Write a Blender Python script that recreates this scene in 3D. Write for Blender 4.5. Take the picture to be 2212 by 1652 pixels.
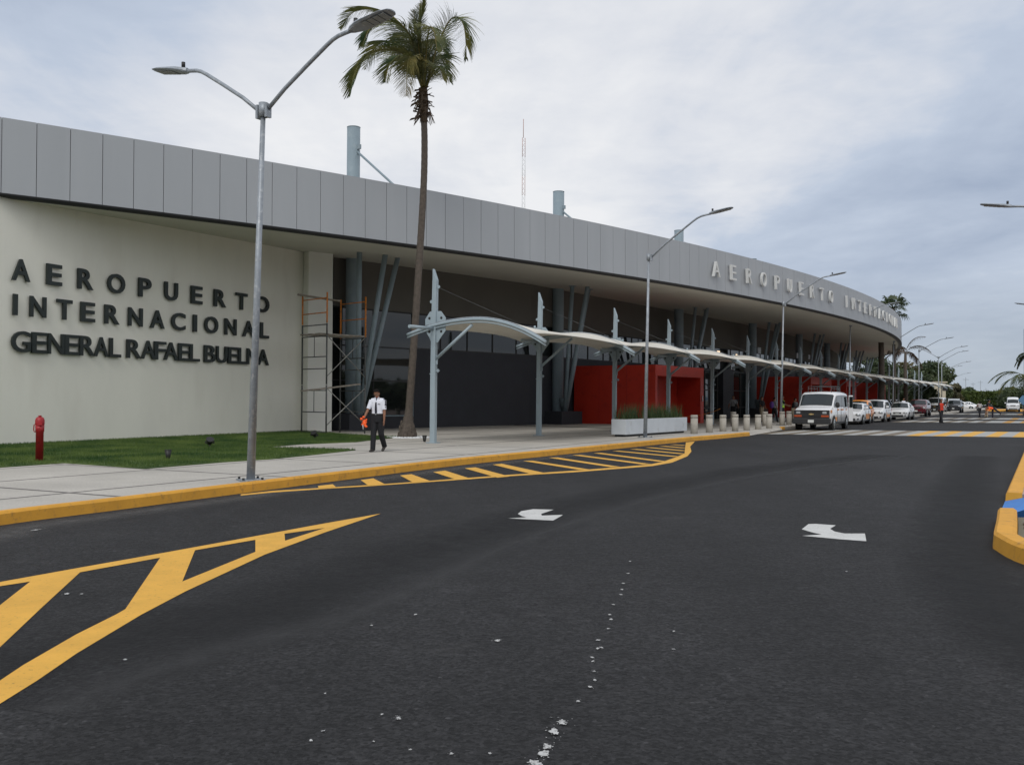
import bpy, math, random
from mathutils import Vector, Matrix
import numpy as np
random.seed(7); R=math.radians; PI=math.pi
for d in list(bpy.data.objects): bpy.data.objects.remove(d)
SC=bpy.context.scene; COL=SC.collection
# ------------------------------------------------------------ survey: camera calibration in picture units of 2212x1652
FL=2050.; PIT=R(0.99); ROL=R(0.3); EYE=1.6
def ray(u,v):
    a=u-1106; b=826-v
    a2=a*math.cos(ROL)-b*math.sin(ROL); b2=a*math.sin(ROL)+b*math.cos(ROL)
    x,y,z=a2/FL,1.,b2/FL
    return Vector((x,y*math.cos(PIT)-z*math.sin(PIT),y*math.sin(PIT)+z*math.cos(PIT)))
def G(u,v,z=0.):
    d=ray(u,v); t=(z-EYE)/d.z; return Vector((d.x*t,d.y*t,z))
def AT(u,v,Y):
    d=ray(u,v); t=Y/d.y; return Vector((d.x*t,Y,EYE+d.z*t))
# ------------------------------------------------------------ materials
def mat(name,col,rough=.6,metal=0.,var=.12,scale=3.,bump=0.,bscale=60.,spec=.5,stain=None,coat=0.,ior=None,trans=0.,streak=None):
    m=bpy.data.materials.new(name); m.use_nodes=True; N=m.node_tree.nodes; L=m.node_tree.links
    b=N['Principled BSDF']; b.inputs['Roughness'].default_value=rough; b.inputs['Metallic'].default_value=metal
    b.inputs['Specular IOR Level'].default_value=spec; b.inputs['Coat Weight'].default_value=coat
    if ior: b.inputs['IOR'].default_value=ior
    if trans: b.inputs['Transmission Weight'].default_value=trans
    tc=N.new('ShaderNodeTexCoord'); out=tc.outputs['Object']
    if streak:
        mp=N.new('ShaderNodeMapping'); mp.inputs['Scale'].default_value=streak; L.new(out,mp.inputs[0]); out=mp.outputs[0]
    n=N.new('ShaderNodeTexNoise'); n.inputs['Scale'].default_value=scale; n.inputs['Detail'].default_value=6; n.inputs['Roughness'].default_value=.6
    L.new(out,n.inputs['Vector'])
    r=N.new('ShaderNodeValToRGB'); r.color_ramp.elements[0].position=.3; r.color_ramp.elements[1].position=.72
    c=Vector(col); lo=[max(0,x*(1-var)) for x in c]; hi=[min(1,x*(1+var)) for x in c]
    r.color_ramp.elements[0].color=(*lo,1); r.color_ramp.elements[1].color=(*hi,1)
    L.new(n.outputs['Fac'],r.inputs[0]); last=r.outputs[0]
    if stain:   # (colour, scale, threshold, softness)
        n2=N.new('ShaderNodeTexNoise'); n2.inputs['Scale'].default_value=stain[1]; n2.inputs['Detail'].default_value=7
        L.new(out,n2.inputs['Vector'])
        r2=N.new('ShaderNodeMapRange'); r2.inputs[1].default_value=stain[2]; r2.inputs[2].default_value=stain[2]+stain[3]
        L.new(n2.outputs['Fac'],r2.inputs[0])
        mx=N.new('ShaderNodeMix'); mx.data_type='RGBA'; L.new(r2.outputs[0],mx.inputs[0]); L.new(last,mx.inputs[6]); mx.inputs[7].default_value=(*stain[0],1)
        last=mx.outputs[2]
    L.new(last,b.inputs['Base Color'])
    if bump:
        n3=N.new('ShaderNodeTexNoise'); n3.inputs['Scale'].default_value=bscale; n3.inputs['Detail'].default_value=4
        L.new(tc.outputs['Object'],n3.inputs['Vector'])
        bp=N.new('ShaderNodeBump'); bp.inputs['Strength'].default_value=bump; bp.inputs['Distance'].default_value=.01
        L.new(n3.outputs['Fac'],bp.inputs['Height']); L.new(bp.outputs[0],b.inputs['Normal'])
    return m
M={}
def defm(k,*a,**k2): M[k]=mat(k,*a,**k2)
defm('galv',(.30,.33,.36),.5,.35,.18,6,stain=((.42,.44,.46),14,.56,.1))
defm('steel_paint',(.31,.38,.42),.5,0,.07,2,bump=.05)
defm('column_paint',(.235,.30,.34),.5,0,.08,1.2,stain=((.30,.36,.39),1.4,.55,.2))
defm('stucco',(.80,.79,.71),.9,0,.04,.7,bump=.25,bscale=45,streak=(1,1,.3),stain=((.72,.70,.62),.9,.55,.25))
defm('pillar_stucco',(.78,.78,.73),.9,0,.03,.9,bump=.2,bscale=45)
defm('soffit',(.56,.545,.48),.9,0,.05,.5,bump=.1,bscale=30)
defm('taupe',(.125,.118,.104),.85,0,.07,.6,bump=.1,bscale=30)
defm('slate',(.026,.028,.036),.7,0,.14,1.2,bump=.1,bscale=20)
defm('black',(.012,.012,.013),.5,0,.1)
defm('rubber',(.016,.016,.017),.85,0,.15)
defm('red_panel',(.48,.030,.013),.45,0,.1,.8,stain=((.38,.022,.012),2.,.55,.15))
defm('red_paint',(.34,.012,.018),.5,0,.12,5,stain=((.12,.02,.02),9,.6,.08))
defm('membrane',(.66,.63,.56),.7,0,.04,1.,bump=.05,stain=((.60,.57,.49),1.3,.58,.15))
defm('orange_paint',(.62,.20,.02),.5,0,.25,8,stain=((.20,.09,.04),14,.58,.06))
defm('scaf_steel',(.085,.09,.09),.6,.3,.3,9)
defm('brace_steel',(.30,.30,.28),.5,.4,.3,9)
defm('plank',(.25,.22,.18),.9,0,.3,6,streak=(1,1,6),stain=((.40,.38,.34),5,.55,.1))
defm('white_paint',(.66,.68,.69),.6,0,.05,2)
defm('planter_white',(.56,.60,.64),.6,0,.06,2,stain=((.44,.46,.47),3,.6,.15))
defm('concrete',(.40,.375,.33),.9,0,.14,4,bump=.3,bscale=40,stain=((.28,.26,.23),5,.58,.12))
defm('car_white',(.74,.75,.76),.22,0,.02,1,coat=.6)
defm('car_orange',(.75,.27,.04),.3,0,.05,1,coat=.4)
defm('car_red',(.12,.012,.02),.22,.2,.05,1,coat=.7)
defm('car_dark',(.025,.028,.033),.22,.2,.05,1,coat=.7)
defm('car_silver',(.38,.42,.43),.25,.5,.05,1,coat=.6)
defm('car_glass',(.012,.018,.019),.05,0,.05,1,spec=.65)
defm('pale_cloth',(.50,.47,.46),.85,0,.1,12)
defm('headlight',(.55,.57,.58),.12,.6,.1,20)
defm('lamp_orange',(.42,.07,.015),.3)
defm('chrome',(.6,.6,.6),.15,1.)
defm('gold',(.75,.55,.25),.3,.8)
defm('trim_dark',(.022,.023,.025),.65)
defm('plate',(.62,.64,.62),.5,0,.04,5)
defm('skin',(.25,.115,.065),.55,0,.06,8)
defm('hair',(.009,.007,.006),.95,spec=.15)
defm('shirt_white',(.74,.76,.84),.8,0,.03,10,bump=.3,bscale=14)
defm('navy',(.012,.013,.026),.8,0,.1,10)
defm('trouser_black',(.010,.011,.014),.85,0,.15,8,bump=.3,bscale=14)
defm('hivis_orange',(.95,.12,.02),.7,0,.1,30)
defm('hivis_green',(.45,.85,.06),.7)
defm('vest_red',(.62,.045,.02),.8,0,.1,12)
defm('grey_cloth',(.22,.23,.24),.85,0,.12,12)
defm('khaki',(.34,.28,.20),.85,0,.1,12)
defm('purple',(.10,.035,.22),.7)
defm('shoe',(.02,.015,.012),.5)
defm('beige_wall',(.52,.47,.36),.9,0,.06,1.)
defm('dark_metal',(.03,.03,.03),.5,.3)
defm('lens',(.24,.25,.24),.35,0,.1,20)
defm('antenna_red',(.42,.24,.20),.6); 
defm('bark',(.095,.078,.064),.95,0,.3,9,bump=.6,bscale=20)
defm('blue_sign',(.10,.22,.36),.5); defm('banner',(.09,.01,.03),.7)
def glass():
    m=bpy.data.materials.new('window_glass'); m.use_nodes=True; N=m.node_tree.nodes; L=m.node_tree.links
    b=N['Principled BSDF']; b.inputs['Base Color'].default_value=(.012,.014,.014,1); b.inputs['Roughness'].default_value=.03
    b.inputs['IOR'].default_value=1.6; b.inputs['Specular IOR Level'].default_value=.5
    tc=N.new('ShaderNodeTexCoord'); n=N.new('ShaderNodeTexNoise'); n.inputs['Scale'].default_value=.5; L.new(tc.outputs['Object'],n.inputs[0])
    bp=N.new('ShaderNodeBump'); bp.inputs['Strength'].default_value=.12; bp.inputs['Distance'].default_value=.02; L.new(n.outputs[0],bp.inputs['Height']); L.new(bp.outputs[0],b.inputs['Normal'])
    return m
M['glass']=glass()
def leafmat(name,c1,c2,scale=1.2):
    m=bpy.data.materials.new(name); m.use_nodes=True; N=m.node_tree.nodes; L=m.node_tree.links
    b=N['Principled BSDF']; b.inputs['Roughness'].default_value=.6
    tc=N.new('ShaderNodeTexCoord'); n=N.new('ShaderNodeTexNoise'); n.inputs['Scale'].default_value=scale; n.inputs['Detail'].default_value=5
    L.new(tc.outputs['Object'],n.inputs[0]); r=N.new('ShaderNodeValToRGB'); r.color_ramp.elements[0].position=.35; r.color_ramp.elements[1].position=.68
    r.color_ramp.elements[0].color=(*c1,1); r.color_ramp.elements[1].color=(*c2,1); L.new(n.outputs[0],r.inputs[0]); L.new(r.outputs[0],b.inputs['Base Color'])
    t=N.new('ShaderNodeBsdfTranslucent'); L.new(r.outputs[0],t.inputs[0]); mx=N.new('ShaderNodeMixShader'); mx.inputs[0].default_value=.25
    L.new(b.outputs[0],mx.inputs[1]); L.new(t.outputs[0],mx.inputs[2]); L.new(mx.outputs[0],N['Material Output'].inputs[0])
    return m
M['grass']=leafmat('grass',(.024,.072,.010),(.13,.19,.04),.8)
M['palm_leaf']=leafmat('palm_leaf',(.035,.07,.025),(.20,.19,.05),1.1)
M['palm_yellow']=leafmat('palm_yellow',(.10,.11,.03),(.26,.20,.06),1.6)
M['leaf_dark']=leafmat('leaf_dark',(.03,.052,.022),(.09,.115,.045),.35)
M['leaf_mid']=leafmat('leaf_mid',(.045,.075,.03),(.13,.16,.06),.35)
M['leaf_olive']=leafmat('leaf_olive',(.045,.045,.02),(.13,.11,.045),.35)
M['leaf_hedge']=leafmat('leaf_hedge',(.03,.06,.012),(.12,.16,.03),.6)
M['reed']=leafmat('reed',(.03,.06,.02),(.08,.12,.04),4.)
M['dead_leaf']=leafmat('dead_leaf',(.07,.045,.03),(.16,.11,.07),3.)
# ------------------------------------------------------------ mesh builder
class MB:
    def __init__(s): s.v=[]; s.f=[]; s.sm=[]
    def add(s,vs,fs,smooth=False):
        k=len(s.v); s.v+=[tuple(p) for p in vs]; s.f+=[tuple(i+k for i in f) for f in fs]; s.sm+=[smooth]*len(fs); return s
    def box(s,c,d,rz=0.,rot=None):
        mt=rot or Matrix.Rotation(rz,3,'Z'); hx,hy,hz=[q/2 for q in d]; c=Vector(c)
        vs=[c+mt@Vector((x*hx,y*hy,z*hz)) for x,y,z in ((-1,-1,-1),(1,-1,-1),(1,1,-1),(-1,1,-1),(-1,-1,1),(1,-1,1),(1,1,1),(-1,1,1))]
        return s.add(vs,[(0,3,2,1),(4,5,6,7),(0,1,5,4),(1,2,6,5),(2,3,7,6),(3,0,4,7)])
    def bar(s,a,b,w,h,up=(0,0,1)):
        a=Vector(a); b=Vector(b); d=(b-a); L=d.length; z=d.normalized(); u=Vector(up)
        if abs(z.dot(u))>.98: u=Vector((1,0,0))
        x=u.cross(z).normalized(); y=z.cross(x)
        m=Matrix((x,y,z)).transposed(); return s.box((a+b)/2,(w,h,L),rot=m)
    def tube(s,pts,rad,n=10,cap=True,side=None,closed=False):
        pts=[Vector(p) for p in pts]; m=len(pts)
        if not isinstance(rad,(list,tuple)): rad=[rad]*m
        k=len(s.v); prev=None
        for i,p in enumerate(pts):
            t=(pts[min(i+1,m-1)]-pts[max(i-1,0)]).normalized()
            if side is not None: x=Vector(side)-t*Vector(side).dot(t)
            elif prev is None:
                a=Vector((0,0,1)) if abs(t.z)<.9 else Vector((1,0,0)); x=a.cross(t)
            else: x=prev-t*prev.dot(t)
            x.normalize(); prev=x; y=t.cross(x)
            r=rad[i]; rx,ry=(r if isinstance(r,(tuple,list)) else (r,r))
            for j in range(n):
                a=2*PI*j/n; s.v.append(tuple(p+x*(math.cos(a)*rx)+y*(math.sin(a)*ry)))
        for i in range(m-1):
            for j in range(n):
                j2=(j+1)%n; s.f.append((k+i*n+j,k+i*n+j2,k+(i+1)*n+j2,k+(i+1)*n+j)); s.sm.append(True)
        if cap:
            s.f.append(tuple(k+j for j in range(n))[::-1]); s.sm.append(False)
            s.f.append(tuple(k+(m-1)*n+j for j in range(n))); s.sm.append(False)
        return s
    def prism(s,poly,z0,z1):
        n=len(poly); ar=sum(poly[i][0]*poly[(i+1)%n][1]-poly[(i+1)%n][0]*poly[i][1] for i in range(n))
        if ar<0: poly=poly[::-1]
        vs=[(p[0],p[1],z0) for p in poly]+[(p[0],p[1],z1) for p in poly]
        fs=[tuple(range(n))[::-1],tuple(range(n,2*n))]+[(i,(i+1)%n,n+(i+1)%n,n+i) for i in range(n)]
        return s.add(vs,fs)
    def flat(s,poly,z=None):
        n=len(poly); ar=sum(poly[i][0]*poly[(i+1)%n][1]-poly[(i+1)%n][0]*poly[i][1] for i in range(n))
        if ar<0: poly=poly[::-1]
        return s.add([(p[0],p[1],p[2] if z is None else z) for p in poly],[tuple(range(n))])
    def ell(s,c,r,nu=14,nv=8,rot=None):
        vs=[];fs=[];rot=rot or Matrix.Identity(3);c=Vector(c)
        for i in range(nv+1):
            ph=PI*i/nv
            for j in range(nu):
                th=2*PI*j/nu; vs.append(c+rot@Vector((r[0]*math.sin(ph)*math.cos(th),r[1]*math.sin(ph)*math.sin(th),r[2]*math.cos(ph))))
        for i in range(nv):
            for j in range(nu):
                j2=(j+1)%nu; fs.append((i*nu+j,(i+1)*nu+j,(i+1)*nu+j2,i*nu+j2))
        return s.add(vs,fs,True)
    def grid(s,rows,smooth=True):
        m=len(rows);n=len(rows[0]); vs=[p for r in rows for p in r]
        return s.add(vs,[(i*n+j,i*n+j+1,(i+1)*n+j+1,(i+1)*n+j) for i in range(m-1) for j in range(n-1)],smooth)
    def build(s,name,m,parent=None,bevel=0.,solid=0.,loc=None):
        me=bpy.data.meshes.new(name); me.from_pydata(s.v,[],s.f); me.polygons.foreach_set('use_smooth',s.sm)
        me.materials.append(M[m] if isinstance(m,str) else m); me.update()
        o=bpy.data.objects.new(name,me); COL.objects.link(o)
        if loc is not None:
            me.transform(Matrix.Translation(-Vector(loc))); o.location=loc
        if parent:
            o.parent=parent
            if loc is None and parent.get('_abs'): pass
        if bevel:
            b=o.modifiers.new('b','BEVEL'); b.width=bevel; b.segments=2; b.limit_method='ANGLE'; b.angle_limit=R(40)
        if solid:
            q=o.modifiers.new('s','SOLIDIFY'); q.thickness=solid; q.offset=0
        return o
def tag(o,label=None,cat=None,group=None,kind=None):
    if label: o['label']=label
    if cat: o['category']=cat
    if group: o['group']=group
    if kind: o['kind']=kind
    return o
def empty(name,loc=(0,0,0),rz=0.):
    o=bpy.data.objects.new(name,None); COL.objects.link(o); o.location=loc; o.rotation_euler=(0,0,rz); o.empty_display_size=.3; return o
def ctree(o,parent=None):
    c=o.copy(); COL.objects.link(c); c.parent=parent
    for ch in [q for q in list(COL.objects) if q.parent==o]: ctree(ch,c)
    return c
def kids(o): return list(o.children)
# glyph meshes from the built-in font
_gl={}
def glyph(ch,off=.03):
    if (ch,off) in _gl: return _gl[ch,off]
    c=bpy.data.curves.new('g','FONT'); c.body=ch; c.size=1; c.offset=off; c.extrude=.5; c.resolution_u=4
    o=bpy.data.objects.new('g',c); COL.objects.link(o); bpy.context.view_layer.update()
    dg=bpy.context.evaluated_depsgraph_get(); me=bpy.data.meshes.new_from_object(o.evaluated_get(dg))
    vs=[Vector(v.co) for v in me.vertices]; fs=[tuple(p.vertices) for p in me.polygons]
    bpy.data.objects.remove(o); bpy.data.curves.remove(c); bpy.data.meshes.remove(me)
    x0=min(v.x for v in vs);x1=max(v.x for v in vs);y0=min(v.y for v in vs);y1=max(v.y for v in vs)
    _gl[ch,off]=([((v.x-x0)/(x1-x0),(v.y-y0)/(y1-y0),v.z+.5) for v in vs],fs,(x1-x0)/(y1-y0)); return _gl[ch,off]
def letter(ch,org,sx,sz,dep,name,m,parent,off=.03):
    """org lower-left corner, sx vector along the baseline, sz height vector, dep outward depth vector"""
    vs,fs,_=glyph(ch,off); b=MB(); b.add([Vector(org)+Vector(sx)*a+Vector(sz)*c+Vector(dep)*d for a,c,d in vs],fs)
    return b.build(name,m,parent)
# ------------------------------------------------------------ directions: e runs along the kerb and canopy row, n from the building to the road
E_=Vector((math.sin(R(30.4)),math.cos(R(30.4)),0)); N_=Vector((E_.y,-E_.x,0))
# ------------------------------------------------------------ ground materials
def asphalt():
    m=bpy.data.materials.new('asphalt'); m.use_nodes=True; N=m.node_tree.nodes; L=m.node_tree.links; b=N['Principled BSDF']
    g=N.new('ShaderNodeNewGeometry'); P=g.outputs['Position']
    def noise(sc,det=5,vec=P,ro=.55):
        n=N.new('ShaderNodeTexNoise'); n.inputs['Scale'].default_value=sc; n.inputs['Detail'].default_value=det; n.inputs['Roughness'].default_value=ro; L.new(vec,n.inputs['Vector']); return n.outputs['Fac']
    def mrange(f,a,b_,c,d):
        r=N.new('ShaderNodeMapRange'); r.inputs[1].default_value=a;r.inputs[2].default_value=b_;r.inputs[3].default_value=c;r.inputs[4].default_value=d; L.new(f,r.inputs[0]); return r.outputs[0]
    def mul(a,b_):
        q=N.new('ShaderNodeMath'); q.operation='MULTIPLY'; L.new(a,q.inputs[0]); L.new(b_,q.inputs[1]); return q.outputs[0]
    mp=N.new('ShaderNodeMapping'); mp.inputs['Rotation'].default_value=(0,0,R(30)); mp.inputs['Scale'].default_value=(1.,.12,1.); L.new(P,mp.inputs[0])
    big=mrange(noise(.22,4),.3,.7,.74,1.28); lanes=mrange(noise(.8,5,mp.outputs[0]),.3,.7,.76,1.28); mid=mrange(noise(2.3,7,P,.68),.3,.7,.72,1.3)
    v=N.new('ShaderNodeTexVoronoi'); v.inputs['Scale'].default_value=52; L.new(P,v.inputs['Vector'])
    sep=N.new('ShaderNodeSeparateColor'); L.new(v.outputs['Color'],sep.inputs[0]); grain=mrange(sep.outputs[0],0,1,.35,1.75)
    grit=mrange(sep.outputs[1],.97,1.,1.,2.0)
    coarse=mrange(noise(13,4,P,.75),.3,.7,.62,1.4)
    f=mul(mul(mul(mul(big,lanes),mul(mid,grain)),grit),coarse)
    mx=N.new('ShaderNodeMix'); mx.data_type='RGBA'; mx.blend_type='MULTIPLY'; mx.inputs[0].default_value=1; mx.inputs[6].default_value=(.0158,.0156,.0163,1)
    cb=N.new('ShaderNodeCombineColor'); L.new(f,cb.inputs[0]);L.new(f,cb.inputs[1]);L.new(f,cb.inputs[2]); L.new(cb.outputs[0],mx.inputs[7])
    # dust along the old gutter and a few pale scuffs
    d=mrange(noise(1.1,7,P,.7),.60,.72,0,.16); mx2=N.new('ShaderNodeMix'); mx2.data_type='RGBA'; L.new(d,mx2.inputs[0]); L.new(mx.outputs[2],mx2.inputs[6]); mx2.inputs[7].default_value=(.13,.125,.12,1)
    L.new(mx2.outputs[2],b.inputs['Base Color']); b.inputs['Roughness'].default_value=.82; b.inputs['Specular IOR Level'].default_value=.35
    bp=N.new('ShaderNodeBump'); bp.inputs['Strength'].default_value=.75; bp.inputs['Distance'].default_value=.008; L.new(sep.outputs[0],bp.inputs['Height'])
    bp2=N.new('ShaderNodeBump'); bp2.inputs['Strength'].default_value=.35; bp2.inputs['Distance'].default_value=.03; L.new(coarse,bp2.inputs['Height']); L.new(bp2.outputs[0],bp.inputs['Normal'])
    L.new(bp.outputs[0],b.inputs['Normal']); return m
M['asphalt']=asphalt()
def paving(name,col,gw,gh,ang,org,lw=.045,lcol=(.14,.13,.12)):
    m=bpy.data.materials.new(name); m.use_nodes=True; N=m.node_tree.nodes; L=m.node_tree.links; b=N['Principled BSDF']
    g=N.new('ShaderNodeNewGeometry'); mp=N.new('ShaderNodeMapping'); mp.vector_type='TEXTURE'; mp.inputs['Location'].default_value=(*org,0); mp.inputs['Rotation'].default_value=(0,0,ang)
    L.new(g.outputs['Position'],mp.inputs[0]); sp=N.new('ShaderNodeSeparateXYZ'); L.new(mp.outputs[0],sp.inputs[0])
    def ma(op,a,b_=None,b2=None):
        q=N.new('ShaderNodeMath'); q.operation=op
        if isinstance(a,(int,float)): q.inputs[0].default_value=a
        else: L.new(a,q.inputs[0])
        if b_ is not None:
            if isinstance(b_,(int,float)): q.inputs[1].default_value=b_
            else: L.new(b_,q.inputs[1])
        if b2 is not None: q.inputs[2].default_value=b2
        return q.outputs[0]
    def line(o,p):   # distance to the nearest multiple of p
        return ma('PINGPONG',o,p/2)
    nz=N.new('ShaderNodeTexNoise'); nz.inputs['Scale'].default_value=9; L.new(g.outputs['Position'],nz.inputs[0])
    d=ma('MINIMUM',line(sp.outputs[0],gw),line(sp.outputs[1],gh)); d=ma('ADD',d,ma('MULTIPLY',ma('SUBTRACT',nz.outputs[0],.5),.03))
    f=N.new('ShaderNodeMapRange'); f.inputs[1].default_value=lw; f.inputs[2].default_value=lw+.02; f.inputs[3].default_value=1; f.inputs[4].default_value=0; L.new(d,f.inputs[0])
    n1=N.new('ShaderNodeTexNoise'); n1.inputs['Scale'].default_value=.5; n1.inputs['Detail'].default_value=7; n1.inputs['Roughness'].default_value=.65; L.new(g.outputs['Position'],n1.inputs[0])
    r=N.new('ShaderNodeValToRGB'); r.color_ramp.elements[0].position=.3; r.color_ramp.elements[1].position=.7
    r.color_ramp.elements[0].color=(*[x*.84 for x in col],1); r.color_ramp.elements[1].color=(*[min(1,x*1.1) for x in col],1); L.new(n1.outputs[0],r.inputs[0])
    n4=N.new('ShaderNodeTexNoise'); n4.inputs['Scale'].default_value=26; n4.inputs['Detail'].default_value=4; L.new(g.outputs['Position'],n4.inputs[0])
    sp4=N.new('ShaderNodeMapRange'); sp4.inputs[1].default_value=.3; sp4.inputs[2].default_value=.7; sp4.inputs[3].default_value=.88; sp4.inputs[4].default_value=1.1; L.new(n4.outputs[0],sp4.inputs[0])
    vm=N.new('ShaderNodeVectorMath'); vm.operation='SCALE'; L.new(r.outputs[0],vm.inputs[0]); L.new(sp4.outputs[0],vm.inputs[3])
    mx=N.new('ShaderNodeMix'); mx.data_type='RGBA'; L.new(f.outputs[0],mx.inputs[0]); L.new(vm.outputs[0],mx.inputs[6]); mx.inputs[7].default_value=(*lcol,1)
    L.new(mx.outputs[2],b.inputs['Base Color']); b.inputs['Roughness'].default_value=.88
    bp=N.new('ShaderNodeBump'); bp.inputs['Strength'].default_value=.3; bp.inputs['Distance'].default_value=.006; L.new(n4.outputs[0],bp.inputs['Height']); L.new(bp.outputs[0],b.inputs['Normal'])
    return m
M['paving']=paving('paving',(.46,.435,.39),2.65,3.9,R(90-28)-PI/2,(-9.01,15.59))
M['pink_paving']=paving('pink_paving',(.42,.34,.31),.6,.6,R(60),(8,15),.012,(.25,.2,.18))
defm('earth',(.16,.15,.11),.95,0,.25,.3)
def worn(name,col,under,thr,scale=14,cl=.04):
    m=mat(name,col,.75,0,.10,2.5,bump=.25,bscale=90); N=m.node_tree.nodes; L=m.node_tree.links; b=N['Principled BSDF']
    src=b.inputs['Base Color'].links[0].from_socket; g=N.new('ShaderNodeNewGeometry')
    n=N.new('ShaderNodeTexNoise'); n.inputs['Scale'].default_value=scale; n.inputs['Detail'].default_value=8; n.inputs['Roughness'].default_value=.75; L.new(g.outputs['Position'],n.inputs[0])
    r=N.new('ShaderNodeMapRange'); r.inputs[1].default_value=thr; r.inputs[2].default_value=thr+cl; L.new(n.outputs[0],r.inputs[0])
    mx=N.new('ShaderNodeMix'); mx.data_type='RGBA'; L.new(r.outputs[0],mx.inputs[0]); L.new(src,mx.inputs[6]); mx.inputs[7].default_value=(*under,1); L.new(mx.outputs[2],b.inputs['Base Color']); return m
M['yellow_line']=worn('yellow_line',(.72,.39,.055),(.17,.11,.04),.575,24,.14)
M['yellow_kerb']=worn('yellow_kerb',(.68,.335,.035),(.36,.19,.05),.54,6,.16)
M['white_line']=worn('white_line',(.58,.58,.56),(.16,.16,.16),.56,26,.12)
M['white_old']=worn('white_old',(.40,.40,.38),(.09,.09,.09),.55,9,.14)
M['yellow_old']=worn('yellow_old',(.55,.29,.05),(.20,.17,.12),.54,9,.14)
M['brown_old']=worn('brown_old',(.19,.15,.10),(.11,.105,.10),.50,7,.14)
M['blue_paint']=worn('blue_paint',(.055,.21,.56),(.25,.35,.5),.62,9)
# ------------------------------------------------------------ ground, road
def S(o): return tag(o,kind='structure')
g=MB(); g.flat([(-2500,-2500),(2500,-2500),(2500,4000),(-2500,4000)],-.05); S(g.build('ground','earth'))
KB=[Vector((-16,-9,0)),Vector((-11.6,1,0)),G(-260,1183),G(0,1134.5),G(270,1099),G(540,1063),G(770,1033),G(1000,1004),G(1240,979),G(1480,954),G(1560,947),G(1620,941)]
KC=Vector((14.67,51.4,0)); KD=KC+E_*175
rd=MB(); rd.flat([(-110,-60),(140,-60),(160,100),(330,420),(60,420),(-110,200)],0.); S(rd.build('road','asphalt'))
def ribbon(b,pts,w0,w1,z,side=1):
    for i in range(len(pts)-1):
        a,c=pts[i],pts[i+1]; t=(c-a).normalized()
        def nn(k):
            t=(pts[min(k+1,len(pts)-1)]-pts[max(k-1,0)]).normalized(); return Vector((t.y,-t.x,0))
        na,nc=nn(i),nn(i+1)
        b.flat([a+na*w0,c+nc*w0,c+nc*w1,a+na*w1],z)
# paler construction joint that sweeps across the road
def smooth(pts,n=6):
    out=[]
    for i in range(len(pts)-1):
        p0=pts[max(i-1,0)];p1=pts[i];p2=pts[i+1];p3=pts[min(i+2,len(pts)-1)]
        for k in range(n):
            t=k/n; out.append(.5*((2*p1)+(p2-p0)*t+(2*p0-5*p1+4*p2-p3)*t*t+(3*p1-p0-3*p2+p3)*t**3))
    return out+[pts[-1]]
def off(pts,d):
    o=[]
    for i,p in enumerate(pts):
        t=(pts[min(i+1,len(pts)-1)]-pts[max(i-1,0)]).normalized(); o.append(p+Vector((t.y,-t.x,0))*d)
    return o
defm('joint_asphalt',(.062,.062,.063),.85,0,.3,2.,bump=.5,bscale=70)
def soft_strip(name,col,pts,w,al=.5,z=.003):
    """thin dust film with ragged, fading edges"""
    m=mat(name,col,.85,0,.25,6); N=m.node_tree.nodes; L=m.node_tree.links; b=N['Principled BSDF']
    uv=N.new('ShaderNodeUVMap'); sx=N.new('ShaderNodeSeparateXYZ'); L.new(uv.outputs[0],sx.inputs[0])
    pg=N.new('ShaderNodeMath'); pg.operation='PINGPONG'; pg.inputs[1].default_value=.5; L.new(sx.outputs[0],pg.inputs[0])
    g=N.new('ShaderNodeNewGeometry'); n=N.new('ShaderNodeTexNoise'); n.inputs['Scale'].default_value=3; n.inputs['Detail'].default_value=8; n.inputs['Roughness'].default_value=.7; L.new(g.outputs['Position'],n.inputs[0])
    mm=N.new('ShaderNodeMath'); mm.operation='MULTIPLY'; L.new(pg.outputs[0],mm.inputs[0]); L.new(n.outputs[0],mm.inputs[1])
    r=N.new('ShaderNodeMapRange'); r.inputs[1].default_value=.0; r.inputs[2].default_value=.28; r.inputs[4].default_value=al; L.new(mm.outputs[0],r.inputs[0]); L.new(r.outputs[0],b.inputs['Alpha'])
    bb=MB(); rows=[]
    for i,p in enumerate(pts):
        t=(pts[min(i+1,len(pts)-1)]-pts[max(i-1,0)]).normalized(); q=Vector((t.y,-t.x,0)); rows.append([p+q*(w*(k/4-.5))+Vector((0,0,z)) for k in range(5)])
    bb.grid(rows,False); o=bb.build(name,m); l=o.data.uv_layers.new(name='UVMap')
    for p in o.data.polygons:
        for li,vi in zip(p.loop_indices,p.vertices): l.data[li].uv=((vi%5)/4,0)
    return S(o)
soft_strip('road_joint',(.046,.046,.047),smooth([G(1960,985),G(1760,1008),G(1560,1042),G(1360,1092),G(1150,1160),G(960,1240),G(760,1330),G(420,1420),G(100,1540)]),.55)
soft_strip('road_dust',(.12,.115,.11),smooth([p+Vector((.42,-.22,0)) for p in KB[1:9]]),.9)
JP=smooth([G(1960,985),G(1760,1008),G(1560,1042),G(1360,1092),G(1150,1160),G(960,1240),G(760,1330),G(420,1420),G(100,1540)])
soft_strip('road_wear',(.0065,.0065,.007),off(JP,.75) if 'off' in globals() else JP,1.5,.55,.0022)
soft_strip('road_wear',(.0065,.0065,.007),smooth([G(2110,985),G(2085,1040),G(2065,1120),G(2080,1220),G(2180,1340),G(2420,1500),G(2800,1750)]),1.3,.6,.0022)
0 and soft_strip('tyre_track',(.014,.0145,.0155),smooth([G(2060,960),G(1980,1050),G(1960,1200),G(1990,1400),G(1900,1640)]),.5)
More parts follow.
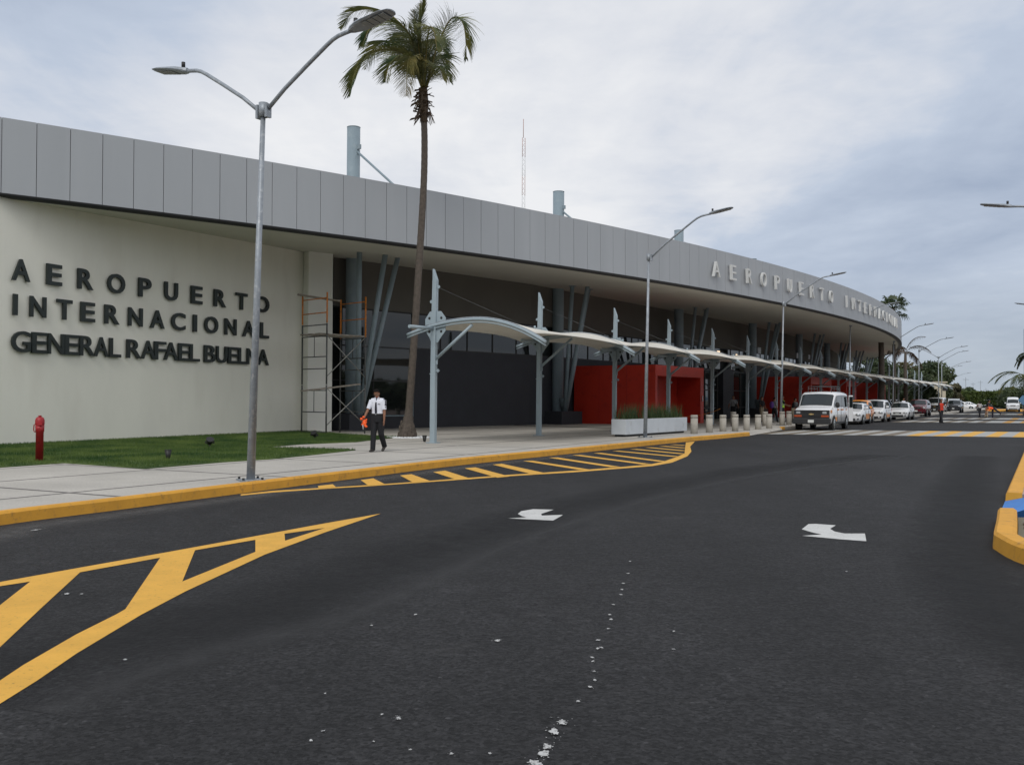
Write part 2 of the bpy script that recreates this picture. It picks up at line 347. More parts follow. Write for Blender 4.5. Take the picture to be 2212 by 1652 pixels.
# ------------------------------------------------------------ painted markings
def z8(x,y): return (x/1.9938,1066.7+y/1.9938)
def z3(x,y): return ((1350+x/2.848)/1.1718,(600+y/2.848)/1.1718)
def zr(x,y): return ((1200+x/1.5891)/1.1718,(1200+y/1.5891)/1.1718)
def poly(b,pts,f,z): b.flat([G(*f(*p)).xy.to_3d() for p in pts],z)
def rag(pts,step=.25,amp=.012):
    return pts
mk=MB()
poly(mk,[(-420,457),(0,380),(350,317),(700,255),(1140,175),(1400,127),(1640,85),(1400,147),(1225,172),(1100,198),(840,243),(690,275),(345,338),(130,378),(0,398),(-420,480)],z8,.004)
poly(mk,[(-330,1130),(-120,985),(0,905),(160,805),(330,688),(610,520),(800,420),(1140,262),(1400,166),(1640,85),(1400,147),(1228,202),(1100,250),(785,378),(540,497),(500,520),(330,605),(100,738),(0,805),(-330,1010)],z8,.004)
poly(mk,[(1100,198),(1225,172),(1228,202),(1100,250)],z8,.004)
poly(mk,[(690,275),(840,243),(785,378),(540,497)],z8,.004)
poly(mk,[(130,378),(345,338),(180,490),(-120,775),(-330,1010),(-330,770),(0,480)],z8,.004)
# hatched wedge beside the kerb
outer=[G(*p) for p in [(520,1070.5),(590,1063.5),(700,1056),(800,1050),(900,1043),(1000,1036),(1100,1028.5),(1240,1020),(1330,1013),(1409.8,1006.5),(1451.7,999),(1484.7,985.5),(1493.7,975),(1490.7,964.5),(1501,953.5)]]
inner=[G(*p) for p in [(520,1067.5),(590,1060),(700,1053.5),(800,1047.5),(900,1040.5),(1000,1033),(1100,1025.5),(1240,1016.5),(1330,1009.5),(1400.8,1003.5),(1430.8,997.5),(1457.7,988.5),(1478.7,979.5),(1480,967.5),(1481.7,955.5)]]
for i in range(len(outer)-1): mk.flat([outer[i],outer[i+1],inner[i+1],inner[i]],.004)
hs=[((640,1052),(740,1051.5)),((745,1042),(838,1045)),((845,1031),(925,1039)),((925,1020.5),(1010,1032.5)),((1000,1011.5),(1095,1025.5)),((1074,1002.5),(1175,1021)),((1140,995.5),(1262,1014.5)),((1195,988.5),(1330,1009)),((1245,983),(1398,1003)),((1290,978.5),(1432,997)),((1330,974),(1462,986.5)),((1368,970),(1476,980.5)),((1400,966.5),(1479,974)),((1430,963.5),(1480,968)),((1452,960.5),(1481,962.5))]
for q4 in [[(430,485),(560,470),(590,495),(440,510)],[(805,433),(915,418),(1015,468),(870,480)],[(1150,393),(1250,382),(1410,440),(1265,455)],[(1440,363),(1545,350),(1780,425),(1650,432)],[(1715,330),(1810,322),(2110,402),(2000,412)],[(1960,298),(2040,290),(2420,372),(2320,385)]]:
    poly(mk,q4,lambda x,y:((680+x/3.456)/1.1718,(1090+y/3.456)/1.1718),.007)
for a,c in hs[6:]:
    A=G(*a);C=G(*c); t=(C-A).normalized(); q=Vector((-t.y,t.x,0))*.135; mk.flat([A-q,C-q,C+q,A+q],.007)
S(mk.build('hatched_marking','yellow_line'))
aw=MB()
poly(aw,[(137,178),(210,174),(190,168),(176,160),(190,149),(237,141),(320,143),(300,150),(270,160),(272,167),(358,164),(318,187),(240,183)],zr,.004)
S(aw.build('arrow_marking','white_line'))
aw=MB(); poly(aw,[(1320,248),(1398,243),(1365,236),(1318,222),(1345,201),(1372,200),(1455,206),(1432,220),(1450,231),(1490,239),(1572,239),(1578,270),(1470,262)],zr,.004)
S(aw.build('arrow_marking','white_line'))
# splashes of white paint
sp=MB(); rr=random.Random(3)
def blob(c,r,a=1.,th=0.):
    n=17; ph=[rr.uniform(.45,1.2) for _ in range(n)]
    t=Vector((math.cos(th),math.sin(th),0)); q=Vector((-t.y,t.x,0))
    sp.flat([c+(t*(math.cos(2*PI*k/n)*r*a)+q*(math.sin(2*PI*k/n)*r))*ph[k] for k in range(n)],.005+rr.random()*.003)
def cluster(u,v,r,k):
    c=G(u,v); th=PI/2+rr.uniform(-.5,.5)
    blob(c,r,rr.uniform(1.2,1.9),th)
    if k>6: blob(c+Vector((rr.uniform(-r,r)*.9,rr.uniform(-r,r)*1.3,0)),r*.55,1.5,th)
    for i in range(k): blob(c+Vector((rr.gauss(0,r*1.1),rr.gauss(0,r*1.8),0)),rr.uniform(.06,.2)*r,rr.uniform(.8,1.8),rr.uniform(0,3))
trail=[(627,352),(619,400),(600,440),(595,466),(590,485),(560,527),(546,567),(551,585),(541,624),(500,670),(497,703),(512,700),(475,740),(478,755),(482,796),(485,830),(466,858),(419,915),(353,1000),(322,1040),(295,1098),(280,1125),(252,1165)]
for i,(x,y) in enumerate(trail): u,v=zr(x,y); cluster(u,v,.015-.003*(y>690)+.012*(y>980),3+3*(y>690)+10*(y>980))
for x,y,r in [(95,672,.03),(803,633,.02),(803,706,.02),(1498,392,.02)]: u,v=zr(x,y); cluster(u,v,r*.6,4)
for x,y,r,k in [(1712,970,.022,22),(1645,952,.014,6),(1390,1024,.013,8),(1338,1065,.014,5),(1945,1122,.017,14),(1767,1103,.014,4),(1610,1068,.01,3),(2145,635,.02,4),(1788,522,.02,4),(1600,567,.02,3),(290,432,.035,5),(350,433,.025,3),(540,716,.02,3),(1400,862,.012,3),(2110,1122,.012,3),(150,157,.06,4)]:
    u,v=z8(x,y); cluster(u,v,r*.6,k)
M['splash']=worn('splash',(.52,.52,.51),(.07,.07,.07),.50,55,.1)
S(sp.build('paint_splashes','splash'))
# crosswalks: alternating stripes running along the road
def cross(name,A,B,ln,wid,c1,c2,seed,fade=0.):
    A=Vector((*A,0));B=Vector((*B,0)); d=(B-A); L=d.length; d.normalize(); k=0; s=0; bs={c1:MB(),c2:MB(),'brown_old':MB(),'white_old':MB()}
    q=random.Random(seed)
    while s<L:
        p=A+d*s; p2=A+d*min(L,s+wid); m=(c1,c2)[k%2]
        if s<fade: m=('brown_old','white_old')[k%2]
        bs[m].flat([p,p2,p2+E_*ln,p+E_*ln],.005); s+=wid; k+=1
    for m,b in bs.items():
        if b.v: S(b.build(name,m))
cross('crosswalk_stripes',(11.5,44.9),(33.5,40.4),8.4,.56,'yellow_line','white_old',1,5.8)
cross('crosswalk_stripes',(28.5,71.5),(50,69.6),8.,.62,'white_old','yellow_old',2,7)
cross('crosswalk_stripes',(36,84.5),(56,83.5),8.,.62,'white_old','yellow_old',3,7)
cross('crosswalk_stripes',(52,116),(84,112),9.,.7,'white_old','yellow_old',4,8)
# ------------------------------------------------------------ pavement and kerbs
KI=off(KB,-.16)
sw=MB(); sw.prism([(p.x,p.y) for p in KI]+[(8.6,45.2),(-60,45),(-60,-9)],-.04,.15)
RI=KC-N_*3.2; 
sw.prism([(8.6,45.2),(KI[-1].x,KI[-1].y),(KI[-1].x-2.3,KI[-1].y+1.8),(RI.x,RI.y),(KC.x-.15*N_.x,KC.y-.15*N_.y),(KD.x,KD.y),(KD.x-60,KD.y+60),(-40,90),(-40,45.004)],-.04,.149)
# dropped corner where the crosswalk meets the pavement
a=KI[-1]; c=KC-N_*.15; i1=Vector((a.x-2.3,a.y+1.8,.15)); i2=Vector((RI.x,RI.y,.15)); o1=KB[-1]+Vector((0,0,.012)); o2=KC+Vector((0,0,.012))
sw.add([(a.x,a.y,.15),(*o1.xy,.012),(*o2.xy,.012),(c.x,c.y,.15),i2,i1,(a.x,a.y,-.04),(c.x,c.y,-.04)],[(0,1,2,3,4,5),(0,6,1),(3,2,7)])
S(sw.build('pavement','paving'))
kb=MB()
def kerbrun(b,P,w=.16,z=.165):
    Q=off(P,-w)
    for i in range(len(P)-1):
        a,c,d,e=P[i],P[i+1],Q[i+1],Q[i]; r=.02
        T=[]
        for p,q in ((a,e),(c,d)):
            t=(q-p).normalized(); T.append([p+Vector((0,0,-.04)),p+t*.012+Vector((0,0,z-.03)),p+t*.04+Vector((0,0,z)),q+Vector((0,0,z)),q+Vector((0,0,-.04))])
        b.grid(T,False)
        for k,TT in ((0,T[0]),(len(P)-2,T[1])):
            if i==k: b.add(TT,[(0,1,2,3,4)])
    return b
KS=smooth(KB,4)
kerbrun(kb,KS); kerbrun(kb,[KC-E_*.1,KC+E_*.5]); 
tag(kb.build('kerb','yellow_kerb'),kind='structure')
k2=MB(); kerbrun(k2,[KC+E_*.51,KC+E_*60,KC+E_*175]); tag(k2.build('kerb','concrete'),kind='structure')
# ------------------------------------------------------------ lawn and grass
ZL=.15
def g1(x,y): return (x/2.5805,512+y/2.5805)
L1=[G(*p,ZL) for p in [g1(360,1260),g1(810,1292),g1(1250,1255),g1(1520,1238),(665,984),(768,972.5),(680,970),(587,967.6),(586,965.3),(650,960),(768,955),(862,944.5),(800,942),(735,938)]]
WL0=Vector((-15.1,28,0)); WL1=Vector((-8.95,41.5,0))
LW=[Vector((-8.3,40.3,0)),Vector((-9.1,40.9,0)),WL0+(WL1-WL0)*.5,WL0,WL0-(WL1-WL0).normalized()*14]
lp=L1+LW+[Vector((-24,12,0)),G(-330,1040,ZL),G(0,1010,ZL)]
lw=MB(); lw.flat([Vector((p.x,p.y)).to_3d() for p in lp],.175)
n=len(lp)
for i in range(n):
    a,c=lp[i],lp[(i+1)%n]; lw.add([(a.x,a.y,.15),(c.x,c.y,.15),(c.x,c.y,.175),(a.x,a.y,.175)],[(0,1,2,3)])
S(lw.build('lawn','grass'))
def inside(x,y,P):
    r=np.zeros(len(x),bool); j=len(P)-1
    for i in range(len(P)):
        xi,yi,xj,yj=P[i].x,P[i].y,P[j].x,P[j].y
        with np.errstate(divide='ignore',invalid='ignore'): r^=((yi>y)!=(yj>y))&(x<(xj-xi)*(y-yi)/(yj-yi+1e-12)+xi)
        j=i
    return r
rng=np.random.default_rng(5)
def blades(name,n,x,y,z,h,w,m,lean=.35,bend=0.):
    a=rng.uniform(0,2*PI,n); hh=h*rng.uniform(.5,1.25,n); la=rng.uniform(0,2*PI,n); l=hh*lean*rng.uniform(0,1,n)
    dx=np.cos(a)*w; dy=np.sin(a)*w
    v=np.zeros((n,3,3)); v[:,0]=np.stack([x-dx,y-dy,z],1); v[:,1]=np.stack([x+dx,y+dy,z],1); v[:,2]=np.stack([x+np.cos(la)*l+bend,y+np.sin(la)*l,z+hh],1)
    me=bpy.data.meshes.new(name); me.vertices.add(n*3); me.vertices.foreach_set('co',v.ravel()); me.loops.add(n*3); me.loops.foreach_set('vertex_index',np.arange(n*3,dtype=np.int32)); me.polygons.add(n)
    me.polygons.foreach_set('loop_start',np.arange(0,n*3,3,dtype=np.int32)); me.polygons.foreach_set('loop_total',np.full(n,3,np.int32)); me.update(calc_edges=True); me.materials.append(M[m])
    o=bpy.data.objects.new(name,me); COL.objects.link(o); return o
X=rng.uniform(-22,-3,330000);Y=rng.uniform(14,42,330000); k=inside(X,Y,lp); X=X[k];Y=Y[k]
tag(blades('grass',len(X),X,Y,np.full(len(X),.17),.065,.007,'grass'),'short green grass of the lawn in front of the white wall','grass',kind='stuff')
# ------------------------------------------------------------ island on the right
IS=[Vector((15.6+8,28.9+14,0)),Vector((15.6,28.9,0)),Vector((7.84,15.1,0))]
b=MB(); kerbrun(b,IS[::-1][:1]+IS[::-1][1:],-.24,.16); S(b.build('kerb','yellow_kerb'))
b=MB(); b.prism([(p.x,p.y) for p in off(IS,-.23)[:]]+[(14,12),(60,12),(60,90),(40,60)],-.04,.14); S(b.build('pavement','pink_paving'))
NB=[Vector((6.48,12.7,0)),Vector((5.9,11.6,0)),Vector((5.36,10.6,0))]+smooth([Vector((5.24,10.36,0)),Vector((5.03,9.3,0)),Vector((5.25,7.9,0)),Vector((6.2,6.4,0)),Vector((8,5.3,0)),Vector((11,4.6,0))],5)
# nose kerb, wide and rounded
b=MB()
NP=list(NB)
for i,p in enumerate(NP):
    t=(NP[min(i+1,len(NP)-1)]-NP[max(i-1,0)]).normalized(); q=Vector((-t.y,t.x,0))
    b_=[p+Vector((0,0,-.04)),p+q*.015+Vector((0,0,.15)),p+q*.045+Vector((0,0,.185)),p+q*.2+Vector((0,0,.19)),p+q*.24+Vector((0,0,.16)),p+q*.25+Vector((0,0,-.04))]
    NB[i]=(p,b_)
b.grid([r[1] for r in NB],False); b.add(NB[0][1],[(0,1,2,3,4,5)]); S(b.build('kerb','yellow_kerb'))
b=MB(); b.flat([r[1][5] for r in NB]+[Vector((20,5,0)),Vector((20,13,0))],.07); S(b.build('soil_bed','earth'))
b=MB(); b.add([(7.84,15.1,.02),(6.6,12.9,.02),(6.95,12.8,.16),(20,12.9,.16),(20,14.8,.16),(8.3,14.85,.16)],[(0,1,2,3,4,5)]); b.add([(7.84,15.1,-.04),(6.6,12.9,-.04),(6.6,12.9,.02),(7.84,15.1,.02)],[(0,1,2,3)]); S(b.build('ramp','blue_paint'))
defm('pebble',(.27,.25,.23),.8,0,.45,4)
b=MB()
for i in range(420):
    x=rr.uniform(5.4,8.2); y=rr.uniform(7.6,12.6)
    if x<5.25+.235+(max(0,y-10.3))*.53+.12: continue
    s=rr.uniform(.035,.075); b.ell((x,y,.075+s*.25),(s*rr.uniform(.8,1.5),s,s*.6),8,5,Matrix.Rotation(rr.uniform(0,3),3,'Z'))
tag(b.build('pebbles','pebble'),'grey river pebbles filling the kerbed island nose','pebbles',kind='stuff')
# ------------------------------------------------------------ terminal building
CX,CY,CR=-114.685,163.111,168.05
def arc(s,r=CR): a=-s/CR; return Vector((CX+r*math.cos(a),CY+r*math.sin(a),0))
def tan(s): a=-s/CR; return Vector((-math.sin(a),math.cos(a),0))   # towards smaller s (far end)
def nor(s): a=-s/CR; return Vector((math.cos(a),math.sin(a),0))
TB=empty('terminal_building',(0,45,0)); tag(TB,'long curved terminal with grey panel fascia, deep soffit and white, slate and red walls','building')
def P_(b,name,m,**k):
    o=b.build(name,m,None,**k); o.parent=TB; o.matrix_parent_inverse=Matrix.Translation((0,-45,0)); return o
ZB,ZT=7.5,9.80; S0,S1,PW=165.,16.,.9355
defm('fascia',(.37,.39,.41),.5,.25,.03,.9,streak=(1,1,.15),stain=((.405,.425,.445),.6,.5,.3))
b=MB(); s=S0; q=random.Random(4); s=163.864
while s>S1:
    a,c=s-.009,s-PW+.009; w=q.uniform(-.004,.004)
    for j in range(1):
        rows=[]
        for z,r in ((ZB+.07,CR+.02),(ZT,CR+.0)):
            rows.append([arc(a,r+w)+Vector((0,0,z)),arc(c,r+w)+Vector((0,0,z))])
        i_=[p+Vector((0,0,0)) for p in rows[0]]+[p for p in rows[1]]
        inn=[arc(a,CR-.03)+Vector((0,0,ZB+.07)),arc(c,CR-.03)+Vector((0,0,ZB+.07)),arc(a,CR-.11)+Vector((0,0,ZT)),arc(c,CR-.11)+Vector((0,0,ZT))]
        b.add(i_+inn,[(0,1,3,2),(0,2,6,4),(1,5,7,3),(2,3,7,6),(0,4,5,1)])
    s-=PW
P_(b,'fascia','fascia')
b=MB(); ss=[S0+.5-(S0-S1)*i/120 for i in range(121)]
b.grid([[arc(s,CR-.04)+Vector((0,0,ZB+.0)),arc(s,CR-.12)+Vector((0,0,ZT-.02))] for s in ss]); P_(b,'fascia_backing','dark_metal')
b=MB(); b.grid([[arc(s,CR+.035)+Vector((0,0,ZB+.068)),arc(s,CR+.035)+Vector((0,0,ZB-.02)),arc(s,CR-.35)+Vector((0,0,ZB-.02))] for s in ss]); P_(b,'fascia_trim','trim_dark')
# facade line and soffit
FAC=[Vector(p+(0,)) for p in [(-9.6,41.2),(-8.2,43.1),(-4.6,46.4),(1.3,53.2),(3.4,56.4),(11.3,67.9),(19.6,80),(27.2,92.6),(34.4,106.4),(40.9,120),(47,134),(50,150)]]
inn=[WL0-(WL1-WL0).normalized()*11,WL0,WL0+(WL1-WL0)*.5,WL1]+FAC[1:]
def lerp_poly(P,n):
    L=[0]; 
    for i in range(len(P)-1): L.append(L[-1]+(P[i+1]-P[i]).length)
    out=[]
    for k in range(n+1):
        d=L[-1]*k/n; i=max(j for j in range(len(L)) if L[j]<=d+1e-9); i=min(i,len(P)-2); out.append(P[i]+(P[i+1]-P[i])*((d-L[i])/(L[i+1]-L[i])))
    return out
b=MB(); rows=[]
for s in ss:
    o=arc(s,CR-.3); nn=nor(s)
    # inner end: march inwards until the facade polyline is passed
    best=None
    for i in range(len(inn)-1):
        A,B=inn[i],inn[i+1]; d=-nn; e=B-A; den=d.x*e.y-d.y*e.x
        if abs(den)<1e-6: continue
        t=((A.x-o.x)*e.y-(A.y-o.y)*e.x)/den; u=((A.x-o.x)*d.y-(A.y-o.y)*d.x)/den
        if -.02<=u<=1.02 and t>-.5 and (best is None or t<best): best=t
    if best is None: best=10.5
    best=min(max(best,.2),12)+.5; zi=ZB-.02+.6*min(1,best/8.5)
    rows.append([(o-nn*(best*k/4)+Vector((0,0,ZB-.021+(zi-ZB+.02)*k/4))) for k in range(5)])
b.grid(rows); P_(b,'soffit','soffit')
b=MB(); top=[arc(s,CR-.12)+Vector((0,0,9.3)) for s in ss]; back=[Vector((10,190,9.3)),Vector((-80,120,9.3)),Vector((-75,20,9.3)),Vector((-40,5,9.3))]
b.flat(top+back); P_(b,'roof','concrete')
# back and end walls
b=MB(); q_=[Vector((50,150,0)),Vector((10,190,0)),Vector((-80,120,0)),Vector((-75,20,0)),Vector((-40,5,0)),inn[0]]
for i in range(len(q_)-1): b.grid([[q_[i],q_[i+1]],[q_[i]+Vector((0,0,9.2)),q_[i+1]+Vector((0,0,9.2))]],False)
P_(b,'rear_wall','stucco')
# lettered white wall
b=MB(); w=(WL1-WL0).normalized(); A=WL0-w*11.; B=WL1+w*.9; q=Vector((-w.y,w.x,0))*.3
b.prism([(A.x,A.y),(B.x,B.y),(B.x+q.x,B.y+q.y),(A.x+q.x,A.y+q.y)],0,8.3); P_(b,'white_wall','stucco')
p1=AT(664,900,40.7);p2=AT(716.5,900,41.35); p1.z=p2.z=0; t=(p2-p1).normalized(); q=Vector((-t.y,t.x,0))*2.2
b=MB(); b.prism([p1.xy[:],p2.xy[:],(p2+q).xy[:],(p1+q).xy[:]],0,8.35); P_(b,'pillar','pillar_stucco')
# upper taupe band, strip window, slate wall
def run(pts,z0,z1,off_,name,m,th=.2):
    b=MB(); P=off(pts,off_)
    b.grid([[p+Vector((0,0,z0)) for p in P],[p+Vector((0,0,z1)) for p in P]],False)
    Q=off(P,-th); b.grid([[p+Vector((0,0,z0)) for p in P],[p+Vector((0,0,z0)) for p in Q]],False); b.grid([[p+Vector((0,0,z1)) for p in P],[p+Vector((0,0,z1)) for p in Q]],False)
    return P_(b,name,m)
FAC=FAC[:2]+off(FAC[1:],-.45)[1:]
F1=FAC[1:]
run(F1,5.8,8.4,.10,'upper_wall','taupe')
run(F1[1:6],.0,4.03,.06,'slate_wall','slate',.3)
run(F1[5:],.0,5.3,.4,'slate_wall','slate',.3)
def window(pts,z0,z1,step,hs=(),name='strip_window',fw=.05):
    b=MB(); b.grid([[p+Vector((0,0,z0)) for p in pts],[p+Vector((0,0,z1)) for p in pts]],False); g=P_(b,name,'glass')
    L=sum((pts[i+1]-pts[i]).length for i in range(len(pts)-1)); nn=max(1,int(L/step)); Q=lerp_poly(pts,nn); b=MB()
    for p in Q: b.box(p+Vector((0,0,(z0+z1)/2)),(fw,.12,z1-z0),rz=0)
    for z in [z0+.03,z1-.03]+list(hs):
        PP=off(pts,.03)
        for i in range(len(pts)-1): b.bar(PP[i]+Vector((0,0,z)),PP[i+1]+Vector((0,0,z)),.06,.06)
    f=b.build('frame','dark_metal'); f.parent=g; return g
window(F1[1:3]+[F1[3]]+F1[3:6][1:],4.03,5.8,1.9)
window(off(F1[5:],.0),5.3,5.8,2.)
window([F1[0],F1[1]],.75,5.8,1.75,hs=(2.42,4.03),name='tall_window',fw=.07)
b=MB(); P=off([F1[0],F1[1]],.05); b.grid([[p+Vector((0,0,0)) for p in P],[p+Vector((0,0,.74)) for p in P]],False); P_(b,'slate_wall','slate')
# pale window reveal trim beside the tall window
b=MB(); b.bar(F1[1]+Vector((.06,-.1,.7)),F1[1]+Vector((.06,-.1,4.0)),.07,.07); pp=off([F1[0],F1[1]],.1); b.bar(pp[0]+Vector((0,0,.76)),pp[1]+Vector((0,0,.76)),.07,.05); P_(b,'window_trim','column_paint')
b=MB(); b.box(AT(842,0,44.55).xy.to_3d()+Vector((0,0,3.3)),(2.7,.02,1.5),rz=R(42)); 
P_(b,'notice_board','planter_white') if False else None
# entrance recess with dark glass doors between the red porches
for k,(i,off0) in enumerate(((4,.08),)):
    pass
# steel columns with fans of struts
CO=[(-7.3,43.2,13.96),(2.68,55.5,13.75),(11.8,67.2,13.6),(20.1,79.3,13.4),(27.8,91.9,13.4),(35.1,105.7,13.4),(41.6,119,13.4),(48.,132.5,13.4)]
for k,(x,y,zt) in enumerate(CO):
    if k<len(CO)-1: d=Vector((CO[k+1][0]-x,CO[k+1][1]-y,0)).normalized()
    nn=Vector((d.y,-d.x,0)); c=Vector((x,y,0))
    b=MB(); b.tube([c+Vector((0,0,.1)),c+Vector((0,0,zt))],.30 if k==0 else .33,24); b.tube([c+Vector((0,0,zt-.012)),c+Vector((0,0,zt+.01))],.31 if k==0 else .34,24); col=P_(b,'column','column_paint')
    b=MB(); hb=c+Vector((0,0,zt-.95)); e_=c+nn*4.2+Vector((0,0,zt-4.2)) if k==0 else c+nn*4.2+Vector((0,0,zt-4.3))
    b.tube([hb,e_],.055,8); b.box(hb+nn*.36,(.22,.10,.2),rz=math.atan2(nn.y,nn.x)); t_=b.build('tie_rod','column_paint'); t_.parent=col; t_.matrix_parent_inverse=Matrix.Identity(4)
    base=(Vector((-6.85,42.25,.9)) if k==0 else c+Vector((.36,-.5,.9)))
    tops=[(.4,-2.4),(1.45,-1.8),(1.85,-.6)] if k==0 else [(.3,-2.3),(1.15,-2.4),(1.35,-.7)]
    for j,(dx,dy) in enumerate(tops):
        b=MB(); tp=Vector((base.x+dx,base.y+dy,8.)); st=base+Vector((dx,dy,0))*.06+Vector((0,0,-.02))
        b.tube([st,tp],.115 if k<2 else .105,14); b.box(tp-Vector((0,0,.1)),(.42,.42,.05)); P_(b,'strut','column_paint')
    b=MB(); b.tube([base+Vector((0,0,-.05)),base+Vector((0,0,.75))],[(.16,.08),(.30,.10)],4,side=(1,0,0)); P_(b,'gusset','column_paint')
    b=MB(); b.box(((x+base.x)/2+.1,(y+base.y)/2+.1,.52),(2.1,1.35,.76),rz=math.atan2(d.y,d.x)); P_(b,'plinth','slate',bevel=.01)
# red entrance porches
def porch(p0,side,dn,front,h=3.6,k=0):
    """p0 at the facade; side = depth along the normal; front = width along the wall"""
    nn=Vector((dn.y,-dn.x,0)); p0=Vector(p0+(0,)); a=p0+nn*side
    b=MB(); t=.25; q0=p0+dn*t
    b.prism([p0.xy[:],a.xy[:],(a+dn*t).xy[:],q0.xy[:]],0,h)      # side wall
    c=a+dn*front; b.prism([(c-dn*.5).xy[:],c.xy[:],(c-nn*side).xy[:],(c-dn*.5-nn*side).xy[:]],0,h)
    b.prism([(a+dn*(t+.002)).xy[:],(c-dn*.502).xy[:],(c-dn*.502-nn*side).xy[:],(a+dn*(t+.002)-nn*side).xy[:]],h-.62,h-.003)
    o=P_(b,'entrance_porch','red_panel')
    for f in (.32,.66):
        jb=MB(); m_=p0+nn*side*f-dn*.004; jb.box(m_+Vector((0,0,h/2)),(.02,.012,h),rz=math.atan2(nn.y,nn.x)); j_=jb.build('panel_joint','red_paint'); j_.parent=o
    r=MB(); w0=a+dn*t-nn*1.6; w1=c-dn*.5-nn*1.6; r.grid([[w0,w1],[w0+Vector((0,0,h-.62)),w1+Vector((0,0,h-.62))]],False); d=P_(r,'red_doorway','red_panel')
    return a,c,nn
d1=(Vector((11.3,67.9,0))-Vector((3.4,56.4,0))).normalized()
a,c,nn=porch((3.75,57.3),5.4,d1,6.9)
b=MB()   # door frame posts of the first porch
b.bar(c-d1*.25+nn*.03+Vector((0,0,1.5)),c-d1*.25+nn*.03+Vector((0,0,1.85)),.12,.06); P_(b,'notice','white_paint')
d2=(Vector((27.2,92.6,0))-Vector((19.6,80,0))).normalized(); porch((20.6,82.2),5.2,d2,7.5)
d2b=d2; porch((27.6,93.6),5.2,d2,4.5)
d3=(Vector((40.9,120,0))-Vector((34.4,106.4,0))).normalized(); porch((34.9,108.6),6.5,d3,11.5)
# dark glass entrance between porch and fourth column
b=MB(); A=c-nn*4.6; Bq=Vector((19.7,80.3,0)); Pq=off([A,Bq],.5)
b.grid([[p+Vector((0,0,0)) for p in Pq],[p+Vector((0,0,3.9)) for p in Pq]],False); gd=P_(b,'entrance_doors','glass')
b=MB(); Qq=off(lerp_poly(Pq,8),.04)
for p in Qq: b.box(p+Vector((0,0,1.95)),(.07,.07,3.9))
for z in (.06,1.0,2.35,3.85): b.bar(Qq[0]+Vector((0,0,z)),Qq[-1]+Vector((0,0,z)),.06,.08)
f_o=b.build('door_frame','dark_metal'); f_o.parent=gd
b=MB(); b.prism([(16.3,73.2),(17.5,74.9),(16.2,75.9),(15,74.2)],0,4.); P_(b,'slate_pier','slate')
# small interior lights and pale panels at the strip window
def emit(name,col,st):
    m=bpy.data.materials.new(name); m.use_nodes=True; b=m.node_tree.nodes['Principled BSDF']; b.inputs['Emission Color'].default_value=(*col,1); b.inputs['Emission Strength'].default_value=st; return m
M['lit']=emit('lit',(1,.72,.45),1.5)
for u,v,Y,w_ in [(1552,760.8,74.7,.42),(1591,766.8,77.9,.2)]:
    b=MB(); b.box(AT(u,v,Y),(w_,.05,.2 if w_>.3 else .14),rz=.9); P_(b,'lit_lamp','lit')
for u,v,Y,w_,h_ in [(1640,757,79.5,.8,.5),(1690,763,86,.9,.6),(1722,768,90.5,.6,.5),(1748,771,95.5,.5,.4)]:
    b=MB(); b.box(AT(u,v,Y),(w_,.05,h_),rz=1.0); P_(b,'pale_panel','planter_white')
# wall lettering
LT='AEROPUERTO'
sg=empty('wall_sign',(-12,34,2)); tag(sg,'dark raised letters of the airport name in three rows on the white wall','sign')
def wallhit(u,v):
    d=ray(u,v); w_=WL1-WL0; n_=Vector((w_.y,-w_.x,0)); t=(WL0.dot(n_))/(d.dot(n_)); return Vector((0,0,EYE))+d*t
wdir=(WL1-WL0).normalized(); wn=Vector((wdir.y,-wdir.x,0))
defm('letter_dark',(.022,.030,.028),.4,.3,.15,3)
def wl(ch,x0,x1,y0,y1,z0=None,z1=None,off_=.02):
    u0,v0=g1(x0,(y0+y1)/2); u1,_=g1(x1,(y0+y1)/2); A=wallhit(u0,v0);B=wallhit(u1,v0); A.z=z0
    o=letter(ch,A+wn*.05,wdir*((B-A).xy.length),(0,0,z1-z0),wn*.075,'letter','letter_dark',sg,off_); o.matrix_parent_inverse=Matrix.Translation((12,-34,-2)); return o
row1=[('A',55,155,125,243),('E',248,333,147,265),('R',422,508,168,282),('O',588,685,193,303),('P',762,832,215,315),('U',907,980,233,338),('E',1055,1117,255,353),('R',1183,1249,270,367),('T',1305,1368,288,382),('O',1412,1490,303,402)]
row2=[('I',62,85,323,438),('N',155,245,330,450),('T',305,390,347,457),('E',438,517,360,470),('R',572,653,374,480),('N',705,783,387,490),('A',827,905,400,500),('C',945,1022,410,512),('I',1067,1086,422,515),('O',1130,1205,430,527),('N',1243,1307,440,535),('A',1343,1408,450,540),('L',1440,1488,455,547)]
row3=[('G',52,158),('E',165,250),('N',255,345),('E',347,428),('R',432,517),('A',514,592),('L',598,662),('R',695,775),('A',776,853),('F',848,914),('A',903,981),('E',983,1045),('L',1046,1102),('B',1128,1190),('U',1195,1255),('E',1260,1318),('L',1318,1366),('N',1367,1426),('A',1426,1487)]
def zz(x,y):
    u,v=g1(x,y); return wallhit(u,v).z
for r in row1: wl(*r,z0=ZR1[0] if False else zz(248,265)-(.0),z1=zz(248,147))
za,zb_=zz(438,470),zz(438,360)
for r in row2: wl(*r,z0=za,z1=zb_)
za,zb_=zz(205,648),zz(205,532)
for c_,x0,x1 in row3: wl(c_,x0,x1,523+(x0-52)*.063,640+(x0-52)*.045,z0=za,z1=zb_,off_=.012)
